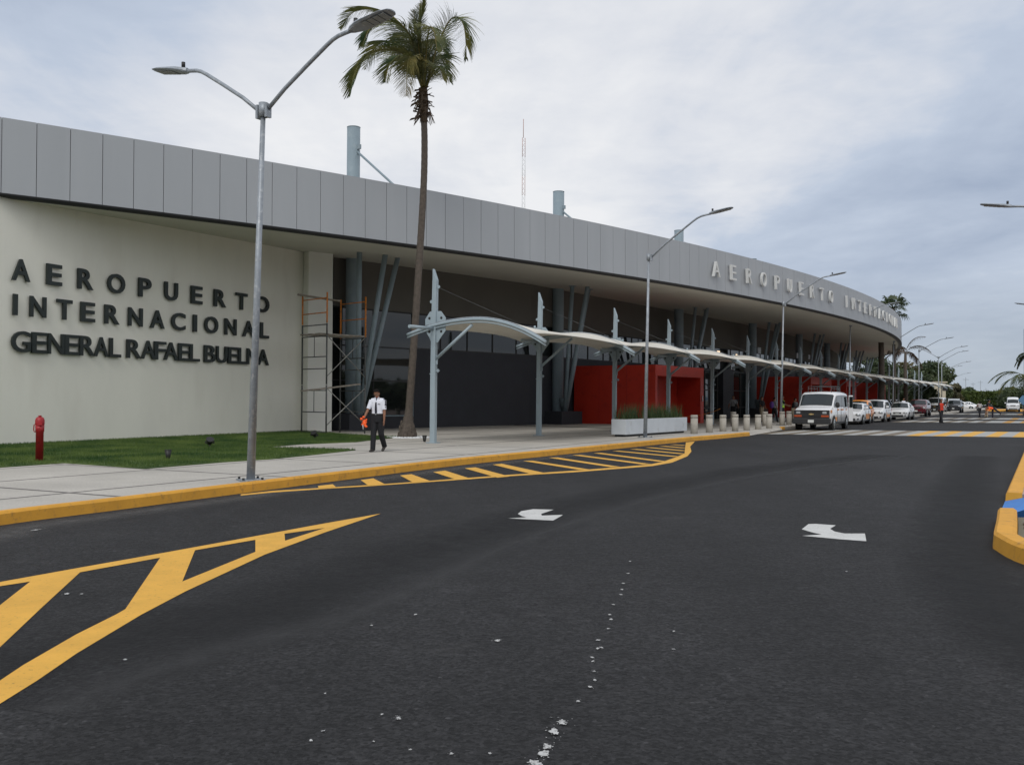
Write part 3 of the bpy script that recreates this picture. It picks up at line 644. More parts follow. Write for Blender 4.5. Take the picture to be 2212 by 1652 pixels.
# fascia lettering
fs=empty('fascia_sign',(16,57,8.7)); tag(fs,'pale raised letters of the airport name along the curved grey fascia','sign')
defm('letter_pale',(.60,.61,.60),.5,0,.05,3)
def fl(ch,s,w):
    t=tan(s+w/2); n_=nor(s+w/2) if False else nor(s); t=tan(s)
    c=arc(s,CR+.03)+Vector((0,0,8.27))-t*(w/2)
    o=letter(ch,c+n_*.07,t*w,Vector((0,0,.84))-n_*.03,n_*.13,'letter','letter_pale',fs,.0); o.matrix_parent_inverse=Matrix.Translation((-16,-57,-8.7))
for i,ch in enumerate('AEROPUERTO'): fl(ch,122.1-1.911*i,{'O':.66,'A':.72}.get(ch,.58))
for i,ch in enumerate('INTERNACIONAL'): fl(ch,101.17-1.845*i,{'I':.15,'O':.66,'C':.62,'A':.72}.get(ch,.58))
# ------------------------------------------------------------ tensile canopies
def Zarch(t): 
    d=t-1.56; return 3.97-(.124 if d>0 else .065)*d*d
POS=[Vector((-2.55,30.85,0)),Vector((1.07,37.53,0)),Vector((4.72,43.7,0)),Vector((8.17,49.6,0))]
a=Vector((8.17,49.6,0)); last=Vector((54.7,129,0)); 
for k in range(1,14): POS.append(a+(last-a)*(k/13.))
POS+= [last+(last-a)/13*k for k in (1,2)]
ords=['first','second','third','fourth','fifth','sixth','seventh','eighth','ninth','tenth','eleventh','twelfth','thirteenth','fourteenth','fifteenth','sixteenth','seventeenth','eighteenth','nineteenth']
def make_bay():
    r=empty('canopy_bay')
    ln=.95
    b=MB(); b.grid([[Vector((x*w,y*.075,z))+Vector((lx,0,0)) for x,y in ((-1,-1),(1,-1),(1,1),(-1,1),(-1,-1))] for z,w,lx in ((.0,.09,-.0),(2.0,.088,.005),(3.6,.084,.02),(5.30,.070,.05))],False)
    b.add([(-.020,-.075,5.30),(.120,-.075,5.30),(.120,.075,5.30),(-.020,.075,5.30),(-.020,-.075,5.67),(-.020,.075,5.67)],[(0,1,4),(3,5,2),(0,4,5,3),(1,2,5,4)]); b.build('post','steel_paint',r,bevel=.008)
    b=MB(); b.box((0,0,.02),(.36,.3,.03)); b.build('base_plate','steel_paint',r)
    b=MB(); o_=[(-.36,.18),(-.18,.42),(.24,.42),(.42,.2),(.42,-.22),(.25,-.42),(.12,-.60),(-.12,-.60),(-.2,-.42),(-.36,-.2)]
    n=len(o_); vs=[(x+.03,-.012,3.86+z) for x,z in o_]+[(x+.03,.012,3.86+z) for x,z in o_]; b.add(vs,[tuple(range(n)),tuple(range(n,2*n))[::-1]]+[(i,i+n,(i+1)%n+n,(i+1)%n) for i in range(n)])
    pl=b.build('gusset_plate','steel_paint',r)
    for x,z in ((-.2,.2),(.26,.2),(.26,-.24),(-.2,-.24)): b=MB(); b.tube([(x+.03,-.016,3.86+z),(x+.03,.016,3.86+z)],.045,10); b.build('bolt_hole','dark_metal',pl)
    # local x = towards the road, y = along the row
    ts=[-1.0+5.1*i/22 for i in range(23)]
    b=MB(); b.tube([(t,-.06,Zarch(t)) for t in ts],.052,10); b.tube([(t,-.06,Zarch(t)-.095) for t in ts],.025,8); b.build('arch_tube','steel_paint',r)
    b=MB(); b.tube([(t,-.06,Zarch(t)+.065) for t in ts[3:]],.02,6); b.build('track','galv',r)
    b=MB(); b.tube([(.07,0,2.72),(1.45,0,3.80)],.05,10); b.box((.1,0,2.7),(.1,.03,.28)); b.build('brace','steel_paint',r)
    b=MB(); b.tube([(0,-1.4,3.7),(0,-.02,3.72)],.055,12); b.build('edge_pipe','steel_paint',r)
    b=MB(); b.box((.14,0,2.35),(.16,.05,.04)); b.box((.17,0,2.35),(.03,.05,.11)); b.box((-.02,0,2.25),(.26,.03,.03)); b.build('bracket','steel_paint',r)
    b=MB(); b.tube([(.16,0,5.05),(3.2,0,Zarch(3.2)+.12)],.006,5); b.build('cable','scaf_steel',r)
    b=MB()
    for x,z in ((.17,5.07),(-.1,4.6)): b.tube([(x,-.015,z),(x,.015,z)],.055,10)
    b.build('lug','steel_paint',r)
    return r
bay=make_bay()
def membrane(L,parent):
    b=MB(); rows=[]; nu,nv=18,16
    for j in range(nv+1):
        s=j/nv; row=[]
        sc=4*s*(1-s)
        t0=-.70+.40*sc; t1=3.68-.12*sc
        for i in range(nu+1):
            f=i/nu; t=t0+(t1-t0)*f; 
            z=Zarch(t)+.06-.33*sc*math.sin(PI*min(1,f*1.05))**.8+.03*sc
            row.append((t,.09+(L-.18)*s,z))
        rows.append(row)
    b.grid(rows); o=b.build('membrane','membrane',parent,solid=.012)
    c=MB()
    for i in (2,16):
        x,y,z=rows[2][i]; c.tube([(x,y,z),(x,y,z+.10)],.035,8)
    c.build('clamp','steel_paint',o)
for i,p in enumerate(POS[:-1]):
    o=bay if i==0 else ctree(bay0); 
    if i==0:
        bay0=ctree(bay)   # clean copy without membrane
    o.location=(p.x,p.y,.15); nx=POS[i+1]; d=(nx-p).xy; o.rotation_euler=(0,0,math.atan2(-d.x,d.y))
    membrane(d.length,o)
    tag(o,('white membrane canopy bay on a steel mast, %s in the row from the scaffold end'%ords[i]) if i else 'nearest white membrane canopy bay with its curved steel arch fully in view','canopy','tensile canopy bays over the walkway')
for q in [bay0]+list(bay0.children_recursive): bpy.data.objects.remove(q)
# ------------------------------------------------------------ street lamps
def head(parent,base,d,up=.17):
    d=Vector(d).normalized(); q=Vector((d.y,-d.x,0)).normalized()
    hb=MB(); st=[(-.05,.05,.05),(.0,.09,.06),(.16,.165,.062),(.30,.185,.05),(.64,.18,.038),(.80,.13,.028),(.84,.07,.015)]
    rows=[]
    for x,w,h in st:
        c=Vector(base)+d*x+Vector((0,0,up*x))
        rows.append([c+q*a*w+Vector((0,0,z*h)) for a,z in ((-1,0),(-.75,.8),(0,1.1),(.75,.8),(1,0),(.85,-.45),(-.85,-.45),(-1,0))])
    hb.grid(rows,False); hb.add(rows[0][:7],[tuple(range(7))]); hb.add(rows[-1][:7],[tuple(range(7))[::-1]]); h=hb.build('lamp_head','galv',parent)
    c=Vector(base)+d*.5+Vector((0,0,up*.5-.031)); b=MB()
    dv_=(d+Vector((0,0,up))).normalized()
    for i in range(4): p_=c+dv_*(-.17+i*.12); b.bar(p_-dv_*.052,p_+dv_*.052,.24,.012)
    b.build('lens','lens',h)
    b=MB(); c=Vector(base)+d*.07+Vector((0,0,.085)); b.tube([c,c+Vector((0,0,.09))],.035,10); b.build('photocell','dark_metal',h)
def lamp(pos,H,lean,label,arms,aw=1.,AL=2.0,HR=.9,z=.15,grp='street lamps along the kerb'):
    r=empty('street_lamp',(pos[0],pos[1],z)); tag(r,label,'street lamp',grp)
    b=MB(); b.tube([(0,0,.0),(lean*.5,0,H*.5),(lean,0,H)],[.077,.059,.043],12); b.build('pole','galv',r)
    b=MB(); b.box((0,0,.012),(.42,.42,.024),rz=.5); b.build('base_plate','galv',r)
    bb=MB()
    for k in range(4):
        a=.5+PI/4+k*PI/2; bb.tube([(.23*math.cos(a),.23*math.sin(a),.02),(.23*math.cos(a),.23*math.sin(a),.06)],.022,8)
    bb.build('anchor_bolt','dark_metal',r)
    b=MB(); b.tube([(lean,0,H-.22),(lean,0,H+.03)],.085,12)
    for d in arms:
        d=Vector(d).normalized(); b.box(Vector((lean,0,H-.12))+d*.11,(.05,.12,.24),rz=math.atan2(d.y,d.x))
    b.build('collar','galv',r)
    for d in arms:
        d=Vector(d).normalized(); T=Vector((lean,0,H-.1))
        P=[(.1,0),(.5,.26),(1.0,.53),(1.45,.765),(1.58,.825),(1.7,.86),(1.85,.88),(2.0,.895)]
        b=MB(); b.tube([T+d*(x*AL/2.)+Vector((0,0,zz_*HR/.9)) for x,zz_ in P],.036,10); b.build('arm','galv',r)
        head(r,T+d*AL+Vector((0,0,HR)),d)
    return r
nd=N_; 
lamp((-4.56,16.62),6.75-.15,.16,'nearest galvanised street lamp with two arms standing by the kerb before the white wall',[nd,-nd],HR=1.04)
lamp((5.1,36.3),7.15-.15,.12,'single arm street lamp standing behind the white planter',[nd],AL=2.45,HR=1.45)
lamp((15.75,55.6),7.35-.15,.16,'single arm street lamp between the bollards and the white passenger van',[nd],AL=2.7,HR=1.5)
lamp((26.5,74.6),7.5,.1,'single arm street lamp rising behind the orange and white taxi minivan',[nd],AL=2.8,HR=1.5)
lamp((37.4,93.2),7.4,.1,'single arm street lamp behind the white sedan, beside the tip of the curved roof',[nd],AL=2.8,HR=1.5)
lamp((46.5,108.5),7.3,.05,'single arm street lamp rising above the dark red car',[nd],AL=2.8,HR=1.3)
lamp((56.1,124.8),7.3,.0,'twin arm street lamp above the grey nosed white van',[nd,-nd],AL=2.7,HR=1.3)
lamp((61.6,136),7.3,.0,'single arm street lamp just right of the twin arm lamp over the parked vans',[nd],AL=2.7,HR=1.3)
lamp((76,165),7.3,.0,'distant single arm lamp in front of the big dark tree, lower of the pair',[nd],AL=2.7,HR=1.)
lamp((84,185),7.3,.0,'distant single arm lamp in front of the big dark tree, farther one of the pair',[nd],AL=2.7,HR=1.)
lamp((109,234),7.4,0,'small far street lamp standing over the low round trees',[nd],AL=3.,HR=1.)
lamp((17.3,28.4),7.0,.0,'street lamp off the right edge whose grey head hangs into the sky',[-nd],AL=2.1,HR=.62,grp='street lamps on the right side')
lamp((34.45,58.3),6.9,.0,'second street lamp off the right edge, only the tip of its head showing',[-nd],AL=2.3,HR=.72,grp='street lamps on the right side')
# ------------------------------------------------------------ scaffold
sc=empty('scaffold',(-7.3,39,.15)); tag(sc,'two storey tube scaffold with orange top frames and worn planks beside the white pillar','scaffold')
def frame(a,b_,z0,z1,m,rungs,double=()):
    mb=MB(); a=Vector(a)-sc.location;b_=Vector(b_)-sc.location; a.z=b_.z=0
    for p in (a,b_): mb.tube([p+Vector((0,0,z0)),p+Vector((0,0,z1))],.032,8)
    for z in rungs: mb.tube([a+Vector((0,0,z)),b_+Vector((0,0,z))],.024,6)
    for z in double:
        m_=(a+b_)/2; mb.tube([m_+Vector((0,0,z[0])),m_+Vector((0,0,z[1]))],.016,6)
    mb.build('end_frame',m,sc)
fA=Vector((-8.62,38.95,0)); fB=Vector((-7.38,37.75,0)); dv=Vector((1.33,1.33,0)); 
for i,o_ in enumerate((Vector((0,0,0)),dv)):
    A=fA+o_;B=fB+o_
    frame(A,B,0,1.97,'scaf_steel',[.08,.88,1.75,],[(.88,1.75)])
    frame(A,B,1.99,3.94,'scaf_steel',[2.62,3.1,3.92],[(3.1,3.92)])
    if i==0:
        frame(A,B,3.96,4.42,'scaf_steel',[4.38]); frame(A,B,4.44,5.66,'orange_paint',[4.86,5.44])
    else: frame(A,B,3.96,5.62,'orange_paint',[4.72,5.42])
def rel(p,z): return Vector((p.x,p.y,z))-Vector((sc.location.x,sc.location.y,0))
br=MB()
for p in (fB,):
    for z0,z1 in ((.35,1.85),(2.3,3.95)):
        br.tube([rel(p,z0),rel(p+dv,z1)],.017,6); br.tube([rel(p,z1),rel(p+dv,z0)],.017,6)
br.build('cross_brace','brace_steel',sc)
pm=MB(); 
for k,z in ((0,3.98),(1,3.98),(2,3.98)):
    c=fA+(fB-fA)*(.2+.3*k)+dv*.5; pm.box(rel(c,z+.03),(2.35,.3,.05),rz=math.atan2(dv.y,dv.x)+.02*k)
pm.build('deck_plank','plank',sc)
pm=MB(); 
for k in range(2):
    c=fA+(fB-fA)*(.3+.35*k)+dv*.45; pm.bar(rel(c-dv*.62,1.73+.03*k),rel(c+dv*.62,1.98+.05*k),.28,.05)
pm.build('deck_plank','plank',sc)
pm=MB(); c=fA+(fB-fA)*.55; pm.bar(rel(c-dv*.25-(fB-fA)*.35,5.63),rel(c+dv*.55+(fB-fA)*.1,5.42),.28,.05); pm.build('deck_plank','plank',sc)
# ------------------------------------------------------------ planter, bollards
pB=Vector((4.40,36.65,0)); L_=Vector((3.34,5.2,0)); ld=L_.normalized(); wd=Vector((-ld.y,ld.x,0))*.62
r=empty('planter',(pB.x,pB.y,.15)); tag(r,'long low white concrete planter box filled with upright green reeds','planter')
def rl(v,z): return Vector((v.x,v.y,z))-Vector((pB.x,pB.y,.15))
b=MB(); A=[Vector((0,0,0)),ld*6.15,ld*6.15+wd,wd]; b.prism([(p.x,p.y) for p in A],.09,.68); b.build('box','planter_white',r,bevel=.01)
b=MB(); I=[ld*.06+wd*.08,ld*6.09+wd*.08,ld*6.09+wd*.92,ld*.06+wd*.92]; b.prism([(p.x,p.y) for p in I],.6,.684); b.build('soil','earth',r)
b=MB(); I=[ld*.12+wd*.15,ld*6.0+wd*.15,ld*6.0+wd*.85,ld*.12+wd*.85]; b.prism([(p.x,p.y) for p in I],.0,.09); b.build('foot','trim_dark',r)
n=1500; a=rng.beta(1.3,1.2,n)*5.9+.1; c=rng.uniform(.1,.9,n)
dens=np.sin(a*2.3)+.8*np.sin(a*5.1+1); k=dens+rng.normal(0,.8,n)>-.4; a=a[k];c=c[k];n=len(a)
o=blades('reeds',n,a*ld.x+c*wd.x,a*ld.y+c*wd.y,np.full(n,.66),.60,.011,'reed',.45); o.parent=r; tag(o,kind='stuff')
BL=[(7.80,40.6,.15),(8.79,42.25,.13),(9.73,43.75,.11),(10.75,45.7,.11),(11.6,46.9,.07),(12.5,48.2,.06),(13.45,49.6,.07)]
names=['beside the end of the white planter','second from the white planter','third from the white planter','in the middle of the kerb row of seven','fifth from the white planter','sixth from the white planter','last of the kerb row, nearest the lamp pole']
def bollard():
    r=empty('bollard'); b=MB(); R_=.155
    b.tube([(0,0,-.08),(0,0,.66),(0,0,.665),(0,0,.675),(0,0,.68),(0,0,.79),(0,0,.805)],[R_,R_-.004,R_-.02,R_-.02,R_-.002,R_-.002,R_-.02],20); b.build('shaft','concrete',r); return r
bo=bollard()
for i,(x,y,z) in enumerate(BL+[(12.2,52.3,.15),(14.3,53.6,.15),(15.55,54.6,.15),(16.35,56.0,.15)]):
    o=bo if i==0 else ctree(bo); o.location=(x,y,z); o.rotation_euler=(0,0,i*1.3)
    tag(o,'round cast concrete bollard '+(names[i] if i<7 else ['standing back behind the kerb row, by the post of a canopy','behind the lamp pole, left of the pair by the white van','right of the lamp pole beside the man in a white shirt','hidden close to the front corner of the white van'][i-7]),'bollard','concrete bollards by the crossing')
# rope barrier at the porch
b=MB(); b.tube([Vector((8.9,55.2,.75))+Vector((3.0*t,-3.*t*.35,-.45*4*t*(1-t)*.6+.35*t)) for t in [i/10 for i in range(11)]],.012,5); tag(b.build('chain','orange_paint'),'thin sagging chain strung in front of the first red porch','chain')
# ------------------------------------------------------------ standpipe and lawn lights
p=G(85,996,.17); r=empty('standpipe',(p.x,p.y,.16)); tag(r,'red fire standpipe with cap and handle on the lawn by the wall','standpipe')
b=MB(); b.tube([(0,0,0),(0,0,.86),(0,0,.87),(0,0,1.08)],[.080,.080,.090,.092],18); r.scale=(1,1,.76); b.build('pipe','red_paint',r)
b=MB(); b.tube([(0,0,1.08),(0,0,1.10),(0,0,1.20),(0,0,1.27),(0,0,1.30)],[.096,.098,.096,.08,.045],18); b.tube([(0,0,1.30),(0,0,1.345)],.035,8); b.build('cap','red_paint',r)
b=MB(); b.tube([(-.08,-.03,1.10),(-.115,-.03,1.06),(-.12,-.03,.92),(-.10,-.03,.86),(-.07,-.03,.86)],.011,6); b.build('lever','red_paint',r)
b=MB(); b.box((.04,-.085,1.1),(.12,.04,.08)); b.box((0,-.09,.97),(.07,.02,.04)); b.build('plate','red_paint',r)
def spot(u,v,label,kind,rz=0.):
    p=G(u,v,.17); r=empty('lawn_light',(p.x,p.y,.17),rz); tag(r,label,'garden light','black garden lights'); r.scale=(.8,.8,.8) if kind else (.68,.68,.68)
    if kind: 
        b=MB(); b.tube([(0,0,-.05),(0,0,.16)],.02,8); b.build('stake','dark_metal',r)
        b=MB(); d=Vector((0,-.4,.5)).normalized(); b.tube([Vector((0,.10,.12)),Vector((0,.08,.14)),Vector((0,-.02,.26)),Vector((0,-.06,.31))],[.04,.08,.12,.135],16); b.box((0,-.02,.17),(.30,.03,.03)); b.box((.14,0,.2),(.02,.14,.10)); b.box((-.14,0,.2),(.02,.14,.10)); b.build('housing','dark_metal',r)
    else:
        b=MB(); b.tube([(0,0,0),(0,0,.05),(0,0,.30)],[.05,.07,.115],16); b.tube([(0,0,.30),(0,0,.315)],.12,16); b.build('housing','dark_metal',r)
spot(363,991,'black cone shaped light standing on the lawn near the pavement','')
spot(453,967,'black tilting spotlight on the lawn behind the nearest lamp pole',1,.5)
spot(679,949,'black tilting spotlight on the lawn at the foot of the scaffold',1,-.4)
spot(917,954,'black cone shaped light beside the palm trunk',"")
# ------------------------------------------------------------ palms
def frond(b,P,hang,wl,nleaf,wind=Vector((-.25,0,0)),rr_=random,wb=.022,start=.12,rb=None):
    """P: rachis points; leaflets droop from both sides"""
    S_=smooth(P,8); m=len(S_); L=[0]
    for i in range(m-1): L.append(L[-1]+(S_[i+1]-S_[i]).length)
    (rb or b).tube(S_,[.035*(1-.85*i/(m-1))+.004 for i in range(m)],5)
    for k in range(nleaf):
        f=start+(1-start)*(k+.5)/nleaf; d=f*L[-1]; i=max(j for j in range(m) if L[j]<=d); i=min(i,m-2)
        p=S_[i]+(S_[i+1]-S_[i])*((d-L[i])/(L[i+1]-L[i]+1e-9)); t=(S_[i+1]-S_[i]).normalized()
        s=t.cross(Vector((0,0,1))); 
        if s.length<.1: s=Vector((0,-1,0))
        s.normalize()
        for sg_ in (-1,1):
            ln=wl*(math.sin(PI*min(1,.12+f*.88))**.55)*rr_.uniform(.75,1.12)
            d0=(t*.75+s*sg_*rr_.uniform(.55,1.)+Vector((0,0,.15))).normalized()
            q=p.copy(); v=d0.copy(); pts=[q.copy()]
            seg=4; g_=hang*rr_.uniform(.7,1.3)
            for u_ in range(seg):
                v=(v+Vector((0,0,-g_*.42))+wind*.35).normalized(); q=q+v*(ln/seg); pts.append(q.copy())
            w=v.cross(t); 
            if w.length<.1: w=Vector((1,0,0))
            w.normalize(); ws=[wb*.7,wb,wb*.9,wb*.55,.003]
            vs=[]
            for q_,ww in zip(pts,ws): vs+=[q_-w*ww,q_+w*ww]
            b.add(vs,[(2*j,2*j+1,2*j+3,2*j+2) for j in range(seg)])
rq=random.Random(11)
Yp=35.
r=empty('palm_tree',(-3.93,35,.15)); tag(r,'tall slender coconut palm with a ringed leaning trunk and windblown crown before the canopy','palm tree','palm trees')
TP=[AT(u,v,Yp) for u,v in [(879,946),(884,880),(890,800),(897,700),(904,590),(911,480),(916,380),(917,300),(915,240),(914,192)]]
inv=Matrix.Translation(-r.location)
def addp(b,name,m,parent=None,**k):
    o=b.build(name,m,parent or r,**k); 
    if parent is None: o.matrix_parent_inverse=inv
    return o
S_=smooth(TP,10); m=len(S_); rad=[]
for i in range(m):
    f=i/(m-1); base=.14-.03*f if f>.1 else .14+.23*((.1-f)/.1)**1.3; rad.append(base*(1+.045*(i%2))+(.02*rq.random() if f<.08 else 0))
b=MB(); b.tube(S_,rad,14)
# root flare lumps
for k in range(26):
    a=rq.uniform(0,2*PI); h=rq.uniform(0,.55); q_=S_[0]+Vector((math.cos(a),math.sin(a),0))*(.36-.28*h); b.ell(q_+Vector((0,0,h)),(.05,.05,.10+.05*rq.random()),7,5)
addp(b,'trunk','bark')
b=MB()
for k in range(58):
    f=rq.uniform(0,1); p=S_[-14].lerp(S_[-1],f); a=rq.uniform(0,2*PI); d=Vector((math.cos(a),math.sin(a),rq.uniform(-.9,.9))).normalized(); l=rq.uniform(.18,.42); w=Vector((-d.y,d.x,0))*rq.uniform(.05,.11)
    p0=p+Vector((math.cos(a),math.sin(a),0))*.08; b.add([p0-w,p0+w,p0+d*l+w*.5+Vector((0,0,-.05)),p0+d*l*1.15-w*.3+Vector((0,0,-.12))],[(0,1,2,3)])
for k in range(18):
    a=rq.uniform(0,2*PI); p=S_[-14].lerp(S_[-4],rq.random()); b.tube([p,p+Vector((math.cos(a)*.28,math.sin(a)*.28,rq.uniform(-.1,.15))),p+Vector((math.cos(a)*.42,math.sin(a)*.42,-.35))],[.04,.03,.01],5)
b.tube([S_[-16],S_[-8],S_[-1]],[.12,.2,.16],10)
addp(b,'dead_leaf_boots','dead_leaf')
def fr(px,dep): return [AT(u,v,Yp+dy) for (u,v),dy in zip(px,dep)]
FR=[ # picture guide points and how far each leans towards or away
 ([(913,190),(899,115),(878,66),(838,45),(800,62),(783,100)],[0,-.3,-.9,-1.5,-2.,-2.2],1.,'p'),
 ([(913,190),(893,95),(855,42),(815,22),(765,26),(735,62)],[0,.4,.9,1.4,1.9,2.1],.95,'p'),
 ([(912,192),(884,128),(845,108),(796,118),(768,155),(756,205)],[0,-.2,-.5,-.9,-1.2,-1.3],1.05,'p'),
 ([(912,192),(888,120),(858,95),(825,92),(800,118),(790,150)],[0,.6,1.2,1.7,2.2,2.5],.9,'p'),
 ([(912,192),(898,138),(887,122),(880,145),(878,208)],[0,-.9,-1.6,-2.1,-2.3],.75,'y'),
 ([(914,190),(911,120),(908,60),(915,-12)],[0,.1,.1,.2],.55,'u'),
 ([(913,190),(908,130),(902,80),(893,22)],[0,-.4,-.7,-1.],.6,'u'),
 ([(915,190),(913,110),(905,60),(907,8)],[0,.5,.9,1.2],.6,'u'),
 ([(922,190),(941,112),(968,50),(988,38),(1003,62),(1008,128)],[0,-.2,-.5,-.7,-.9,-1.],.95,'p'),
 ([(921,190),(931,140),(948,122),(962,146),(972,178)],[0,.8,1.5,2.,2.3],.8,'p'),
 ([(918,190),(926,120),(940,85),(955,100),(966,150)],[0,1.2,2.2,2.9,3.2],.85,'p'),
 ([(914,190),(905,110),(885,75),(862,82),(850,130)],[0,1.4,2.5,3.2,3.5],.9,'p'),
 ([(913,190),(894,140),(868,120),(842,140),(832,178)],[0,-1.,-1.7,-2.2,-2.4],.8,'p'),
 ([(916,190),(922,100),(928,60),(938,70),(944,110)],[0,-.7,-1.2,-1.6,-1.9],.8,'p'),
 ([(913,190),(901,120),(884,90),(866,100),(856,150)],[0,.3,.6,.8,1.],.8,'p'),
 ([(920,192),(938,150),(950,146),(958,172)],[0,-.5,-.8,-1.],.6,'p'),
]
for px,dep,wl_,ty in FR:
    b=MB(); rb=MB(); P=fr(px,dep); nl=int(30+sum((P[i+1]-P[i]).length for i in range(len(P)-1))*19)
    if ty=='u': frond(b,P,.10,wl_*1.15,nl,Vector((-.05,0,.1)),rq,.021,.1,rb)
    else: frond(b,P,rq.uniform(.35,.6),wl_*1.25,nl,Vector((-.30,0,0)),rq,.0145,.10,rb)
    o=addp(b,'frond','palm_yellow' if ty=='y' else 'palm_leaf'); k=rb.build('midrib','palm_yellow',o)
b=MB()
for k in range(40): a=2*PI*k/40; b.ell(S_[0]+Vector((math.cos(a)*rq.uniform(.62,.8),math.sin(a)*rq.uniform(.5,.65),.02)),(.09,.08,.05),7,5)
tag(b.build('edging_stones','white_paint'),'ring of small white edging stones round the coconut palm base','edging stones')
# fan palm behind the fascia, sparse palm, right-hand palms
def fanpalm(pos,H,rt,cr,n,label,leafm='leaf_dark',trunkcol='bark',droop=.5,seed=1,z=.0,tw=None):
    q=random.Random(seed); r=empty('palm_tree',(pos[0],pos[1],z)); tag(r,label,'palm tree','palm trees')
    b=MB(); b.tube([(0,0,0),(.1,0,H*.4),(0,0,H)],[rt*1.15,rt,rt*.85],12); b.build('trunk',trunkcol,r)
    for k in range(n):
        a=2*PI*k/n+q.uniform(-.3,.3); el=q.uniform(-.5,1.2); d=Vector((math.cos(a)*math.cos(el),math.sin(a)*math.cos(el),math.sin(el)))
        L=cr*q.uniform(.6,.8); c=Vector((0,0,H))+d*L+Vector((0,0,-.1*L*L*droop)); b=MB(); b.tube([(0,0,H),(Vector((0,0,H))+d*L*.5+Vector((0,0,.02))),c],.03,4)
        s=d.cross(Vector((0,0,1))).normalized(); up=s.cross(d)
        for j in range(17):
            th=-1.9+3.8*j/16; dd=(d*math.cos(th)+s*math.sin(th)).normalized(); l=cr*.5*q.uniform(.8,1.1); w=up.cross(dd)*.0+s*math.cos(th)*.06-d*math.sin(th)*.06
            t1=c+dd*l*.55+up*.06; t2=c+dd*l+Vector((0,0,-droop*l*.75)); b.add([c,t1-w,t2,t1+w],[(0,1,2,3)])
        b.build('frond',leafm,r)
    return r
fanpalm((40.0,99.5),11.3,.17,1.75,22,'dark fan palm whose crown rises over the tip of the curved fascia',seed=3,droop=.55)
fanpalm((37.9,97.5),9.3,.30,1.2,8,'thick fibrous palm trunk rising into the shadow of the soffit tip',seed=13,droop=.9)
def featherpalm(pos,H,rt,fl_,n,label,seed,els=(-.2,1.1),leaf='palm_leaf',hang=.9,rag=1.,z=0.,azs=None,nleaf=60,wb=.035):
    q=random.Random(seed); r=empty('palm_tree',(pos[0],pos[1],z)); tag(r,label,'palm tree','palm trees')
    b=MB(); b.tube([(0,0,0),(.05,0,H*.3),(0,0,H*.7),(.02,0,H)],[rt*1.3,rt,rt*.8,rt*.55],12); b.build('trunk','bark',r)
    for k in range(n):
        a=(azs[k] if azs else 2*PI*k/n+q.uniform(-.3,.3)); el=q.uniform(*els); P=[Vector((0,0,H-.1))]; v=Vector((math.cos(a)*math.cos(el),math.sin(a)*math.cos(el),math.sin(el)))
        L=fl_*q.uniform(.85,1.1)
        for j in range(5): P.append(P[-1]+v*L/5); v=(v+Vector((0,0,-.42))).normalized()
        b=MB(); frond(b,P,hang,fl_*.24*rag,nleaf,Vector((-.15,0,0)),q,wb,.2); b.build('frond',leaf,r)
    return r
featherpalm((45.6,110),7.2,.24,3.6,9,'thin ragged palm with few fronds standing behind the canopy row',5,(.0,1.35),'dead_leaf',.9,.9,azs=[.1,.35,PI+.3,PI-.2,1.5,.7,PI*.6,PI+.8,-.6],nleaf=50,wb=.022)
featherpalm((59.0,109),4.4,.2,4.2,10,'leafy palm at the right edge spreading its fronds over the far road',8,(-.1,1.0),'palm_leaf',.6,1.1,nleaf=42,wb=.022)
featherpalm((64.3,118),7.6,.22,2.4,13,'taller palm at the right edge beside the dark banner pole',9,(-.5,.9),'leaf_dark',.8,1.)
